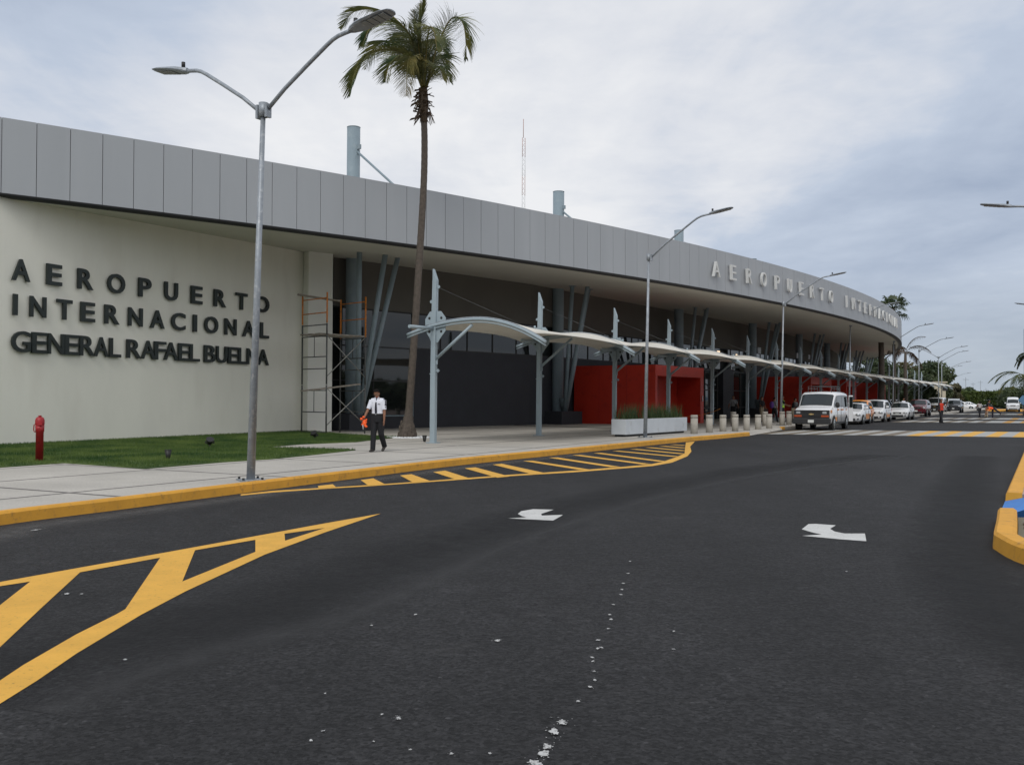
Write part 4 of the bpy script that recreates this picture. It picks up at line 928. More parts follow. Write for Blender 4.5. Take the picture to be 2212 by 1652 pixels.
# ------------------------------------------------------------ broadleaf trees
def tree(pos,h,w,label,leaf='leaf_dark',seed=1,n=6000,ls=.28,trunk_h=.35,flat=.8,name='tree',cat='tree',grp='trees beyond the terminal',nc=13,trunks=1):
    q=random.Random(seed); g_=np.random.default_rng(seed); r=empty(name,(pos[0],pos[1],0)); tag(r,label,cat,grp)
    b=MB(); cl=[]
    for t in range(trunks):
        ox=(t-(trunks-1)/2)*w*.35; b.tube([(ox,0,-.05),(ox+w*.03,0,h*trunk_h*.6),(ox,0,h*.62)],[w*.035,w*.028,w*.012],8)
    for k in range(nc):
        a=q.uniform(0,2*PI); rr_=math.sqrt(q.random())*.74; z=q.uniform(trunk_h,1.)
        rr_*=math.sqrt(max(.08,1-((z-.55)/.62)**2)); c=Vector((math.cos(a)*rr_*w/2,math.sin(a)*rr_*w/2,h*(z*.86))); s=w*q.uniform(.14,.26)
        cl.append((c,s)); b.tube([(0,0,h*trunk_h*.8),c*.55+Vector((0,0,h*trunk_h*.3)),c],[w*.014,w*.009,w*.004],5)
    b.build('trunk','bark',r)
    k=g_.integers(0,nc,n); C_=np.array([tuple(c) for c,s in cl])[k]; S__=np.array([s for c,s in cl])[k]
    d=g_.normal(size=(n,3)); d/=np.linalg.norm(d,axis=1)[:,None]; rad=g_.uniform(.45,1.,n)**.5*(1+.25*g_.normal(size=n)*.4); P=C_+d*(S__*rad)[:,None]*np.array([1.,1.,flat])
    P[:,2]=np.maximum(P[:,2],.15)
    nr=d+g_.normal(size=(n,3))*.7; nr/=np.linalg.norm(nr,axis=1)[:,None]; t=np.cross(nr,g_.normal(size=(n,3))); t/=np.linalg.norm(t,axis=1)[:,None]; s=np.cross(nr,t)
    L=(ls*g_.uniform(.5,1.3,n))[:,None]; v=np.stack([P-t*L,P+s*L*.55,P+t*L,P-s*L*.55],1).reshape(-1,3)
    me=bpy.data.meshes.new('crown'); me.vertices.add(n*4); me.vertices.foreach_set('co',v.ravel()); me.loops.add(n*4); me.loops.foreach_set('vertex_index',np.arange(n*4,dtype=np.int32)); me.polygons.add(n)
    me.polygons.foreach_set('loop_start',np.arange(0,n*4,4,dtype=np.int32)); me.polygons.foreach_set('loop_total',np.full(n,4,np.int32)); me.update(calc_edges=True); me.materials.append(M[leaf])
    o=bpy.data.objects.new('crown',me); COL.objects.link(o); o.parent=r; return r
def at(u,Y): p=AT(u,860,Y); return (p.x,p.y)
tree(at(1996,165),8.8,9.5,'big spreading dark tree with a flat crown behind the end of the canopy',seed=2,n=9000,ls=.34,trunk_h=.34,flat=.55,nc=20)
tree(at(1898,150),9.,9,'dark tree seen beneath the tip of the soffit',seed=3,n=6000,leaf='leaf_dark')
tree(at(1930,158),8.,9,'brownish green tree between the fan palm trunk and the lamp',seed=4,n=6000,leaf='leaf_olive')
tree(at(1965,150),6.4,8,'low dark tree behind the last canopy masts',seed=5,n=5000)
tree(at(1990,140),4.2,5,'small dark tree under the far end of the canopy',seed=6,n=3500,trunk_h=.4)
tree(at(1945,135),4.2,6,'small bushy tree behind the walkway by the white sedan',seed=16,n=3500,trunk_h=.3)
tree(at(1890,128),4.4,5,'low tree filling the gap beside the last column',seed=17,n=3500,trunk_h=.2)
tree(at(2062,215),5.6,6.5,'reddish brown tree right of the beige building',seed=7,n=4500,leaf='leaf_olive')
tree(at(2090,235),5.0,7,'broad round green tree beyond the parked white cars',seed=8,n=8000,leaf='leaf_mid',trunk_h=.12,nc=22)
tree(at(2116,260),3.8,4,'small dark tree right of the broad round one',seed=9,n=3500)
tree(at(2184,240),4.6,10,'dark green clump of tree behind the high roof white van',seed=10,n=8000,trunk_h=.1,nc=22)
tree(at(2209,210),4.2,10,'dense dark tree at the right edge beyond the road',seed=11,n=6000,trunk_h=.1,nc=18)
tree(at(2160,300),4.2,9,'paler distant tree rising over the hedge',seed=12,n=5000,leaf='leaf_mid')
tree(at(2040,250),5.2,10,'far tree hidden mostly by the beige building',seed=13,n=4000)
# clipped hedge
b=MB(); hd=empty('hedge',(*at(2135,225),0)); tag(hd,'long clipped box hedge with a pale green top across the end of the road','hedge')
n=9000; g_=np.random.default_rng(3); P=np.stack([g_.uniform(-7,13,n),g_.uniform(-1,1,n),g_.uniform(.8,3.8,n)],1); f=g_.random(n); P[f<.45,1]=-1+g_.normal(0,.08,(f<.45).sum()); P[(f>.45)&(f<.8),2]=3.75+g_.normal(0,.12,((f>.45)&(f<.8)).sum())
nr=g_.normal(size=(n,3)); nr/=np.linalg.norm(nr,axis=1)[:,None]; t=np.cross(nr,g_.normal(size=(n,3))); t/=np.linalg.norm(t,axis=1)[:,None]; s=np.cross(nr,t); v=np.stack([P-t*.22,P+s*.14,P+t*.22,P-s*.14],1).reshape(-1,3)
b.v=[tuple(x) for x in v]; b.f=[(4*i,4*i+1,4*i+2,4*i+3) for i in range(n)]; b.sm=[False]*n; b.build('foliage','leaf_hedge',hd)
b=MB(); 
for x in (-6,-3,0,3,6,9,12): b.tube([(x,0,-.05),(x,0,2.)],.12,6)
b.build('trunk','bark',hd)
# tree lines: one closing the horizon, others added out of view
q=random.Random(2)
def treeline(name,label,x0,x1,y,h,n,seed,leaf):
    g_=np.random.default_rng(seed); P=np.stack([g_.uniform(x0,x1,n),y+g_.normal(0,5,n),np.abs(g_.random(n))],1)
    hh=h*(.55+.25*np.sin(P[:,0]*.11)+.2*np.sin(P[:,0]*.043+1)); P[:,2]=P[:,2]*hh
    t=g_.normal(size=(n,3)); t/=np.linalg.norm(t,axis=1)[:,None]; s=np.cross(t,g_.normal(size=(n,3))); s/=np.linalg.norm(s,axis=1)[:,None]
    v=np.stack([P-t*1.0,P+s*.7,P+t*1.0,P-s*.7],1).reshape(-1,3); b=MB(); b.v=[tuple(x) for x in v]; b.f=[(4*i,4*i+1,4*i+2,4*i+3) for i in range(n)]; b.sm=[False]*n
    tag(b.build(name,leaf),label,'woodland',kind='stuff')
treeline('woodland','low dark line of far trees along the horizon',60,420,430,4.6,9000,4,'leaf_dark')
treeline('woodland','unseen dark tree belt added behind the camera to darken reflections in the glass',-60,90,-75,13,5000,6,'leaf_dark')  # out of view, put in so the facade glass reflects something dark
treeline('woodland','unseen dark tree belt added right of the road to darken window reflections',-70,75,-95,11,6000,7,'leaf_dark')  # also unseen, added to give the tall window a dark reflection
wl_=[o for o in COL.objects if o.name.startswith('woodland')][-1]; wl_.rotation_euler=(0,0,PI/2)
# beige building, low wall and kiosks far away
b=MB(); p=at(2036,150); r=empty('far_building',(p[0],p[1],0)); tag(r,'low beige flat roofed building beyond the canopy end','building')
b.box((-7,5,2.25),(15,10,4.5)); b.box((-7,5,4.6),(15.4,10.4,.2)); b.build('wall','beige_wall',r)
b=MB(); 
for x in (-2.2,.4): b.box((x,-.02,3.6),(.8,.06,.7))
b.box((-5,-.02,1.2),(1.4,.06,2.3)); b.build('window','trim_dark',r)
b=MB(); b.box((1.6,-.4,1.2),(1.8,.1,1.6)); b.build('sign_board','planter_white',r)
p=at(1945,140); r=empty('low_wall',(p[0],p[1],0)); tag(r,'pale cream boundary wall seen under the far canopy','wall'); b=MB(); b.box((0,6,1.1),(14,.25,2.2),rz=R(20)); b.box((0,6,2.25),(14.2,.4,.1),rz=R(20)); b.build('wall','beige_wall',r)
# masts on the horizon
def mast(u,vt,Y,label,w=.12,m='galv',z=0):
    p=AT(u,vt,Y); b=MB(); b.tube([(p.x,p.y,0),(p.x,p.y,p.z)],[w,w*.6],6); b.box((p.x,p.y,p.z-.6),(1.6,.1,.1)); tag(b.build('mast',m),label,'mast','thin masts on the horizon')
for u,vt,Y,l in [(2102,826,330,'thin far mast left of the hedge'),(2118,822,330,'thin far mast above the hedge'),(2130,838,300,'short far pole over the left part of the hedge'),(2086,815,260,'lone lamp mast over the round green tree'),(2152,839,300,'pair of short poles over the right part of the hedge')]: mast(u,vt,Y,l)
# lattice antenna behind the roof
r=empty('antenna_tower',(1.6,150,0)); tag(r,'slim red and white lattice antenna rising behind the roof','antenna tower')
zt=43.; hw=.30
for k in range(14):
    z0=zt*k/14; z1=zt*(k+1)/14; b=MB()
    for i in range(3):
        a0=2*PI*i/3; a1=2*PI*(i+1)/3; p=Vector((hw*math.cos(a0),hw*math.sin(a0),0)); q_=Vector((hw*math.cos(a1),hw*math.sin(a1),0))
        b.tube([p+Vector((0,0,z0)),p+Vector((0,0,z1))],.035,4)
        for j in range(4): 
            za=z0+(z1-z0)*j/4; zb=z0+(z1-z0)*(j+1)/4; b.tube([p+Vector((0,0,za)),q_+Vector((0,0,zb))],.018,3)
    b.build('lattice_section','antenna_red' if k%2 else 'white_paint',r)
b=MB(); b.tube([(0,0,zt),(0,0,zt+3)],.05,5); b.build('tip','antenna_red',r)
# banner pole and road sign at right edge
p=AT(2214,860,118); r=empty('banner_pole',(p.x+.02,p.y,0)); tag(r,'dark magenta banner on a pole at the right edge of the view','banner'); b=MB(); b.tube([(0,0,0),(0,0,10.6)],.12,8); b.build('pole','dark_metal',r); b=MB(); b.box((.45,0,6.4),(1.,.05,8.4)); b.build('cloth','banner',r)
p=AT(2210,882,100); r=empty('road_sign',(p.x,p.y,0)); tag(r,'blue diamond road sign at the right edge beside the white high roof van','road sign'); b=MB(); b.tube([(0,.05,0),(0,.05,2.2)],.03,8); b.build('pole','galv',r); b=MB(); b.box((0,0,1.75),(.75,.02,.75),rot=Matrix.Rotation(PI/4,3,'Y')); b.build('panel','blue_sign',r)
# yellow median kerb on the far right of the road
b=MB(); a_=G(2140,884);c_=G(2215,881); 
b.prism([at(2128,150),at(2230,150),at(2230,175),at(2128,175)],-.02,.2); tag(b.build('median','yellow_kerb'),kind='structure')
# ------------------------------------------------------------ vehicles: lofted bodies. local x = forward, y = left, origin on the ground under the front bumper
def vehicle(kind,label,pos,heading,paint,group='vehicles at the kerb',z=0.,cat='car',panel=None,**opt):
    T={
    'van':dict(L=5.5,W=2.0,st=[(0,.45,.98,1.00,.80),(.05,.34,1.05,1.08,.90),(.25,.32,1.12,1.17,.95),(.95,.30,1.18,1.27,.97),(1.05,.30,1.20,1.30,.97),(1.75,.30,1.20,1.98,.97),(2.0,.30,1.20,2.06,.98),(3.4,.30,1.20,2.10,.98),(4.9,.30,1.20,2.07,.98),(5.35,.32,1.2,1.98,.97),(5.5,.40,1.15,1.3,.94)],ws=(4,5),win=[(5,6),(6,7),(7,8),(8,9)],wx=(.95,4.6),r=.37,tw=.915,fw=.84),
    'hiroof':dict(L=5.4,W=1.9,st=[(0,.4,1.0,1.05,.80),(.1,.3,1.1,1.18,.90),(.45,.28,1.2,1.32,.93),(1.05,.28,1.22,1.95,.94),(1.35,.28,1.22,2.22,.94),(3.3,.28,1.22,2.28,.95),(5.1,.28,1.22,2.26,.95),(5.4,.4,1.2,2.15,.92)],ws=(2,3),win=[(3,4),(4,5),(5,6)],wx=(1.05,4.2),r=.34,tw=.80,fw=.78),
    'minivan':dict(L=4.2,W=1.7,st=[(0,.35,.74,.78,.60),(.08,.24,.82,.86,.76),(.5,.22,.94,1.0,.82),(.95,.22,.98,1.07,.84),(1.7,.22,.98,1.62,.84),(2.0,.22,.98,1.68,.85),(3.3,.22,1.0,1.67,.85),(3.95,.22,1.02,1.55,.84),(4.2,.32,.98,1.1,.78)],ws=(3,4),win=[(4,5),(5,6),(6,7)],wx=(.8,3.4),r=.32,tw=.80,fw=.8),
    'sedan':dict(L=4.45,W=1.7,st=[(0,.32,.62,.66,.55),(.07,.22,.70,.75,.74),(.4,.2,.80,.85,.82),(1.2,.2,.90,.98,.84),(1.28,.2,.91,1.0,.84),(2.05,.2,.93,1.44,.85),(2.4,.2,.94,1.50,.85),(3.1,.2,.96,1.46,.85),(3.75,.2,.98,1.18,.84),(3.85,.2,.98,1.10,.84),(4.35,.24,.95,1.06,.80),(4.45,.36,.85,.9,.66)],ws=(4,5),win=[(5,6),(6,7),(7,8)],wx=(.85,3.4),r=.31,tw=.74,fw=.72),
    'hatch':dict(L=4.1,W=1.7,st=[(0,.32,.66,.70,.6),(.07,.22,.76,.80,.76),(.4,.2,.84,.89,.82),(1.05,.2,.93,1.0,.84),(1.13,.2,.94,1.02,.84),(1.85,.2,.95,1.40,.85),(2.2,.2,.96,1.45,.85),(3.2,.2,.98,1.44,.85),(3.8,.22,1.0,1.2,.83),(4.1,.34,.9,.95,.76)],ws=(4,5),win=[(5,6),(6,7),(7,8)],wx=(.82,3.35),r=.31,tw=.76,fw=.74),
    'suv':dict(L=4.8,W=1.92,st=[(0,.42,.88,.92,.7),(.08,.30,1.0,1.04,.86),(.5,.28,1.08,1.13,.93),(1.2,.28,1.12,1.2,.95),(1.28,.28,1.13,1.22,.95),(1.95,.28,1.14,1.68,.95),(2.3,.28,1.14,1.76,.96),(3.9,.28,1.16,1.74,.96),(4.6,.3,1.15,1.5,.94),(4.8,.4,1.1,1.15,.86)],ws=(4,5),win=[(5,6),(6,7),(7,8)],wx=(.95,3.75),r=.38,tw=.82,fw=.8),
    'pickup':dict(L=5.3,W=1.85,st=[(0,.45,.88,.92,.7),(.08,.34,1.0,1.04,.86),(.5,.32,1.08,1.12,.9),(1.3,.32,1.1,1.18,.92),(1.95,.32,1.1,1.7,.92),(2.2,.32,1.12,1.76,.92),(3.1,.32,1.12,1.72,.92),(3.3,.32,1.12,1.16,.92),(5.2,.34,1.1,1.12,.92),(5.3,.4,1.,1.05,.9)],ws=(3,4),win=[(4,5),(5,6)],wx=(.95,4.2),r=.38,tw=.78,fw=.76),
    }[kind]
    rt=empty('parked_'+('van' if kind in('van','hiroof','minivan') else 'pickup' if kind=='pickup' else 'car'),(pos[0],pos[1],z),heading); tag(rt,label,cat,group)
    st=T['st']; tw=T['tw']; 
    def sec(s):
        x,zl,zb,zt,w=s; g_=min(1,max(0,(zt-zb-.12)/.4)); wt=w*.92*(1-g_)+tw*w*g_ 
        h=zt-zb
        return [(-x,0,zl),(-x,w*.86,zl),(-x,w*.97,zl+.1),(-x,w,(zl+zb)/2+.02),(-x,w*.985,zb-.03),(-x,w*.955,zb),(-x,wt+(w*.955-wt)*.45,zb+h*.5),(-x,wt,zt-.07*g_-.02),(-x,wt*.86,zt-.01),(-x,0,zt+.015)]
    rows=[]
    for s in st:
        h=sec(s); rows.append(h+[(x,-y,z_) for x,y,z_ in h[-2:0:-1]]+[h[0]])
    b=MB(); b.grid(rows,True); n=len(rows[0])-1; b.add(rows[0][:n],[tuple(range(n))]); b.add(rows[-1][:n],[tuple(range(n))[::-1]])
    body=b.build('body',paint,rt); 
    ss=body.modifiers.new('w','WEIGHTED_NORMAL') if False else None
    def lerp(a,c,f): return tuple(a[i]+(c[i]-a[i])*f for i in range(3))
    def patch(b,i,j,k0,k1,f0,f1,g0,g1,sy,o=.012,n_=5):
        A=sec(st[i]);B=sec(st[j]); rws=[]
        for a in range(2):
            f=(f0,f1)[a]; row=[]
            seq=A[k0:k1+1]; seqb=B[k0:k1+1]
            m_=len(seq)
            for c in range(n_):
                g_=g0+(g1-g0)*c/(n_-1); t=g_*(m_-1); q_=min(int(t),m_-2); fr_=t-q_
                p=lerp(lerp(seq[q_],seq[q_+1],fr_),lerp(seqb[q_],seqb[q_+1],fr_),f); row.append((p[0],sy*(p[1]+o),p[2]+o*.3))
            rws.append(row)
        b.grid(rws,False)
    for (i,j) in T['win']:
        for sy in (1,-1):
            b=MB(); L_=abs(st[j][0]-st[i][0]); e=min(.45,.05/L_)
            if (i,j)==T['win'][0] and kind not in('van','hiroof'):
                A=sec(st[i-1]); 
            patch(b,i,j,5,7,e,1-e,.06,.86,sy); b.build('side_window','car_glass',body)
    # front quarter triangle between cowl and first side station
    i,j=T['ws']
    for sy in (1,-1):
        b=MB(); A=sec(st[i]);B=sec(st[j]); p0=lerp(A[5],B[5],.25);p1=lerp(A[5],B[5],.97);p2=lerp(A[7],B[7],.93); p3=lerp(A[7],B[7],.35)
        b.add([(p[0],sy*(p[1]+.012),p[2]+dz) for p,dz in ((p0,.03),(p1,.03),(p2,-.06),(p3,-.05))],[(0,1,2,3)]); b.build('quarter_window','car_glass',body)
    A=sec(st[i]);B=sec(st[j]); b=MB(); rws=[]
    for f in (.05,.5,.93):
        row=[]
        for y in (-1.15,-.98,-.5,0,.5,.98,1.15):
            a=lerp(A[8],A[9],1-abs(y)) if abs(y)<=1 else lerp(A[8],A[7],.55); c=lerp(B[8],B[9],1-abs(y)) if abs(y)<=1 else lerp(B[8],B[7],.55); p=lerp(a,c,f); yy=p[1]
            row.append((p[0]+.02,math.copysign(yy,y) if y else 0,p[2]+.018-(.0 if abs(y)<.95 else .015)))
        rws.append(row)
    b.grid(rws,True); b.build('windshield','car_glass',body)
    W=st[len(st)//2][4]
    for x in T['wx']:
        for sy in (1,-1):
            rr_=T['r']; c=Vector((-x,sy*(W-.10),rr_))
            b=MB(); b.tube([c+Vector((0,sy*.085,0)),c+Vector((0,sy*.112,0))],rr_+.065,20); b.build('wheel_arch','black',body)
            b=MB(); b.tube([c+Vector((0,-sy*.12,0)),c+Vector((0,sy*.10,0)),c+Vector((0,sy*.135,0))],[rr_,rr_,rr_*.93],22); wh=b.build('wheel','rubber',rt)
            b=MB(); b.tube([c+Vector((0,sy*.12,0)),c+Vector((0,sy*.145,0)),c+Vector((0,sy*.15,0))],[rr_*.66,rr_*.62,rr_*.2],18); b.build('rim','car_silver',wh)
            b=MB()
            for k in range(6):
                a=k*PI/3; q_=c+Vector((math.cos(a)*rr_*.42,sy*.148,math.sin(a)*rr_*.42)); b.tube([q_,q_+Vector((0,sy*.004,0))],rr_*.13,6)
            b.build('rim_slot','black',wh)
    # front face
    zl,zb=st[1][1],st[1][2]; fw=st[1][4]
    def box(nm,c,d,m,par=body,**k):
        b=MB(); b.box(c,d); return b.build(nm,m,par,**k)
    if kind=='van':
        box('grille',(.03,0,.86),(.10,1.86,.46),'trim_dark',bevel=.02); box('bumper',(.08,0,.50),(.26,1.98,.30),'trim_dark',bevel=.04)
        for sy in (1,-1):
            box('headlight',(.085,sy*.68,.95),(.04,.22,.12),'headlight',bevel=.01); box('turn_lamp',(.082,sy*.70,.77),(.03,.40,.10),'lamp_orange',bevel=.01)
            box('door_line',(-1.95,sy*.978,.85),(.012,.012,.95),'trim_dark'); box('door_line',(-2.95,sy*.985,.85),(.012,.012,.95),'trim_dark'); box('sill',(-2.7,sy*.97,.40),(2.6,.05,.10),'trim_dark')
        b=MB(); b.box((.095,0,.87),(.03,.26,.05)); b.box((.097,0,.87),(.03,.10,.085)); b.build('emblem','gold',body)
        for zz_ in (.72,.80,.94,1.02): box('grille_bar',(.085,0,zz_),(.015,1.0,.018),'black')
    else:
        gw={'sedan':.62,'hatch':.5,'minivan':.62,'suv':.9,'pickup':.9,'hiroof':.7}[kind]; zg=zb-.12
        box('grille',(-.015,0,zg),(.07,gw,.13 if kind!='suv' else .2),'trim_dark',bevel=.01); box('grille_bar',(.022,0,zg),(.02,gw*.92,.03),'chrome'); box('lower_intake',(-.0,0,zl+.14),(.08,fw*1.3,.12),'trim_dark',bevel=.01)
        for sy in (1,-1):
            b=MB(); b.ell((-.10,sy*(fw-.13),zb-.10),(.16,.19,.10),12,8); b.build('headlight','headlight',body); b=MB(); b.ell((-.05,sy*(fw-.12),zl+.16),(.08,.08,.05),10,6); b.build('fog_lamp','trim_dark',body)
            for x in ((-st[T['win'][0][0]][0]+.05),(-st[T['win'][0][0]][0]-.95)): box('door_line',(x,sy*(W+.001),.65),(.01,.012,.62),'trim_dark')
            box('door_handle',(-st[T['win'][0][0]][0]-.7,sy*(W+.003),zb+.02-.12+.1),(.16,.03,.03),paint)
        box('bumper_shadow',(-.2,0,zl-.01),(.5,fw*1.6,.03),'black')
    box('number_plate',((.22 if kind=='van' else .05),0,(.50 if kind=='van' else zl+.27)),(.012,.31,.15),'plate')
    wx_=-st[i][0]-.22; zz2=sec(st[i])[5][2]+.16
    for sy in (1,-1):
        m_=MB(); m_.ell((wx_,sy*(W+.12),zz2),(.06,.12,.10 if kind!='van' else .16),12,8); m_.build('mirror','trim_dark' if kind in('van','suv') else paint,body)
    # tail lamps
    for sy in (1,-1): box('tail_lamp',(-st[-1][0]+.03,sy*st[-2][4]*.9,zb+.05),(.1,.12,.25),'red_paint')
    if panel:
        for sy in (1,-1):
            if kind=='van':
                b=MB(); 
                for (x,z_,w_,h_) in ((-.35,1.02,.34,.16),(-2.2,1.08,.55,.14),(-3.3,1.08,1.0,.13),(-1.62,.60,.45,.22),(-4.6,1.05,.5,.12)): b.box((x,sy*(W*(.985)+.004),z_),(w_,.02,h_))
                b.build('orange_lettering','car_orange',body)
            else:
                b=MB(); x0=-st[T['win'][0][0]][0]+.1; x1=x0-(2.1 if kind!='hatch' else 1.7); zc=(zl+zb)/2
                patch_=[(x0,W+.012,zl+.14),(x1,W+.012,zl+.14),(x1,W*.985+.012,zb-.05),(x0,W*.985+.012,zb-.05)]; b.add([(x,sy*y,z_) for x,y,z_ in patch_],[(0,1,2,3)]); b.build('orange_door_panel','car_orange',body)
    return rt
hd0=math.atan2(-E_.y,-E_.x)
v=vehicle('van','white passenger van with black grille and bumper parked nearest at the kerb',(15.98,50.6),hd0+.02,'car_white',panel=1,cat='van')
b=MB() # roof rack and open rear door
for y in (-.62,.62): b.tube([(-2.1,y,2.26),(-4.6,y,2.26)],.018,6); b.tube([(-2.1,y,2.38),(-4.6,y,2.38)],.018,6)
for x in (-2.1,-2.9,-3.7,-4.6):
    b.tube([(x,-.62,2.38),(x,.62,2.38)],.016,6)
    for y in (-.62,.62): b.tube([(x,y,2.05),(x,y,2.38)],.016,6)
b.build('roof_rack','scaf_steel',v)
b=MB(); b.box((-5.50,1.06,1.15),(.05,.30,1.5),rz=.9); d=b.build('rear_door','car_white',v,bevel=.03); b=MB(); b.box((-5.475,1.07,1.52),(.05,.24,.62),rz=.9); b.build('window','car_glass',d)
vehicle('hatch','small white hatchback taxi with orange doors, just behind the white passenger van',(22.5,63.6),hd0,'car_white',panel=1)
v=vehicle('minivan','white taxi minivan with orange door panels behind the small hatchback',(26.95,71.2),hd0,'car_white',panel=1,cat='minivan')
v=vehicle('minivan','orange car mostly hidden between the white taxi hatchback and minivan',(24.35,67.25),hd0,'car_orange'); v.scale=(.72,.9,.98)
vehicle('sedan','clean white sedan parked in front of the dark red car',(32.55,80.2),hd0,'car_white')
vehicle('suv','dark red sport utility car behind the white sedan',(42.1,98.9),hd0,'car_red')
vehicle('van','white van with a grey nose behind the dark red car',(55.2,124),hd0,'car_white',cat='van')
vehicle('suv','dark blue grey utility car right of the man in the red vest',(62.3,134),hd0,'car_dark')
vehicle('pickup','white pickup cab glimpsed between the lamp post and the dark red car',(47.,118),hd0,'car_white',cat='pickup')
vehicle('suv','black car in shadow under the canopy behind the white sedan',(37.,96.5),hd0,'car_dark')
G2='parked cars in the far lot'
vehicle('sedan','nearer of two white sedans parked side on in the far lot',(91,186),.35-.9,'car_white',G2)
vehicle('sedan','farther of two white sedans parked side on in the far lot',(97,196),.35-.9,'car_white',G2)
vehicle('suv','white utility car parked under the broad round tree',(152,318),PI+.2,'car_white',G2)
vehicle('van','white van parked crosswise left of the hedge',(139,270),-.7,'car_white',G2,cat='van')
vehicle('sedan','pale green car beside the white van by the hedge',(143,280),-.9,'car_silver',G2)
vehicle('pickup','white pickup standing left of the high roof van',(150,290),PI+.3,'car_white',G2,cat='pickup')
vehicle('hiroof','white high roof van driving up the right side of the road',(77.6,147),math.atan2(-1,-.52),'car_white','moving traffic',cat='van')
# ------------------------------------------------------------ people
def remeshed(b,name,m,parent,vox,sm=True,it=2):
    o=b.build(name,m,None); md=o.modifiers.new('r','REMESH'); md.mode='VOXEL'; md.voxel_size=vox; md.use_smooth_shade=True
    s=o.modifiers.new('s','SMOOTH'); s.iterations=it; s.factor=.5
    bpy.context.view_layer.update(); dg=bpy.context.evaluated_depsgraph_get(); me=bpy.data.meshes.new_from_object(o.evaluated_get(dg)); old=o.data; o.modifiers.clear(); o.data=me; bpy.data.meshes.remove(old); me.name=name
    o.parent=parent; return o
def person(label,pos,rz,H=1.7,z=.15,vox=.014,shirt='shirt_white',trou='trouser_black',lean=0.,hp=0.,arms=None,legs=None,long=False,bag=None,vest=None,detail=False,hair=True,hz=0.,vlong=False,tie=False,hairlong=False,group=None):
    """faces local -y; its right hand is at -x. arms: [(forward swing, outward, elbow)] right,left; legs: [(forward swing, knee)] right,left"""
    k=H/1.7; r=empty('person',(pos[0],pos[1],z),rz); tag(r,label,'person',group); r.scale=(k,k,k)
    arms=arms or [(.1,.12,.15),(-.05,.12,.15)]; legs=legs or [(.12,.05),(-.1,.12)]
    hipz=.89
    # lower the pelvis until the lower foot meets the ground
    def legpts(sx,sw,kn):
        h=Vector((sx*.085,0,hipz)); d=Vector((sx*.008,-math.sin(sw),-math.cos(sw))); kn_=h+d*.42; a=sw-kn; an=kn_+Vector((0,-math.sin(a),-math.cos(a)))*.40; return h,kn_,an,a
    LP=[legpts(s,*l) for s,l in zip((-1,1),legs)]; low=min(p[2].z for p in LP); dz=.075-low
    def S2(p): return Vector((p.x,p.y,p.z+dz))
    LP=[(S2(h),S2(k_),S2(a),an) for h,k_,a,an in LP]; pel=Vector((0,0,hipz+dz))
    Rm=Matrix.Rotation(lean,3,'X')  # positive leans forward (towards -y)
    def T(p): p=Vector(p); p.z+=dz; return pel+Rm@(p-pel)
    def torso(b,g_=0.,z0=.80,z1=1.46,low=False):
        st=[(.80,.150,.100),(.92,.162,.112),(1.02,.148,.105),(1.10,.145,.10),(1.25,.165,.112),(1.36,.175,.105),(1.42,.135,.08),(1.46,.07,.062)]
        st=[s for s in st if z0-.01<=s[0]<=z1+.01]; b.tube([T((0,0,s[0])) for s in st],[(s[1]+g_,s[2]+g_) for s in st],18,side=(1,0,0))
    side=Rm@Vector((1,0,0))
    def armpts(sx,a):
        sw,out,el=a; s=T((sx*.175,0,1.385)); d=Vector((sx*math.sin(out),-math.sin(sw)*math.cos(out),-math.cos(sw)*math.cos(out))); d=(Rm.to_3x3()@d if lean<.6 else d); e=s+d*.285
        ax=Vector((1,0,0)); f=Matrix.Rotation(-0-el,3,'X')@d if False else Vector((d.x*.6,d.y*math.cos(el)+d.z*math.sin(el),d.z*math.cos(el)-d.y*math.sin(el))).normalized(); w=e+f*.255; return s,e,w,f
    AP=[armpts(s,a) for s,a in zip((-1,1),arms)]
    b=MB(); torso(b)
    hc=T((0,0,1.47)); hR=Matrix.Rotation(lean*.6+hp,3,'X')@Matrix.Rotation(hz,3,'Z')
    b.tube([T((0,0,1.42)),T((0,0,1.47)),hc+hR@Vector((0,-.01,.075))],[(.062,.06),(.055,.056),(.052,.056)],12,side=(1,0,0))
    HC=hc+hR@Vector((0,-.012,.135)); b.ell(HC,(.074,.092,.108),18,14,hR); b.ell(HC+hR@Vector((0,-.032,-.055)),(.052,.058,.055),14,10,hR)
    b.ell(HC+hR@Vector((0,-.093,-.015)),(.012,.018,.024),8,6,hR)
    for s in (-1,1): b.ell(HC+hR@Vector((s*.074,.005,-.01)),(.010,.02,.03),8,6,hR)
    for (s,e,w,f) in AP:
        b.tube([s,s.lerp(e,.4),e,e.lerp(w,.35),w],[.052,.046,.038,.037,.026],12)
        # hand
        sx=-1 if s.x<0 else 1; q=Vector((0,-1,0)); q=(q-f*q.dot(f)).normalized(); pn=f.cross(q)
        b.tube([w,w+f*.045,w+f*.085],[(.026,.018),(.040,.017),(.040,.014)],10,side=q)
        for i,(o_,l) in enumerate(((-.031,.062),(-.011,.074),(.010,.078),(.030,.068))):
            p=w+f*.08+q*o_; c=pn*(.0); c=-pn*sx*-.018; b.tube([p,p+f*l*.55+c*.4,p+f*l*.95+c*1.2],[.0095,.009,.0075],8)
        p=w+f*.03+q*.034; b.tube([p,p+q*.025+f*.03,p+q*.03+f*.06],[.012,.011,.009],8)
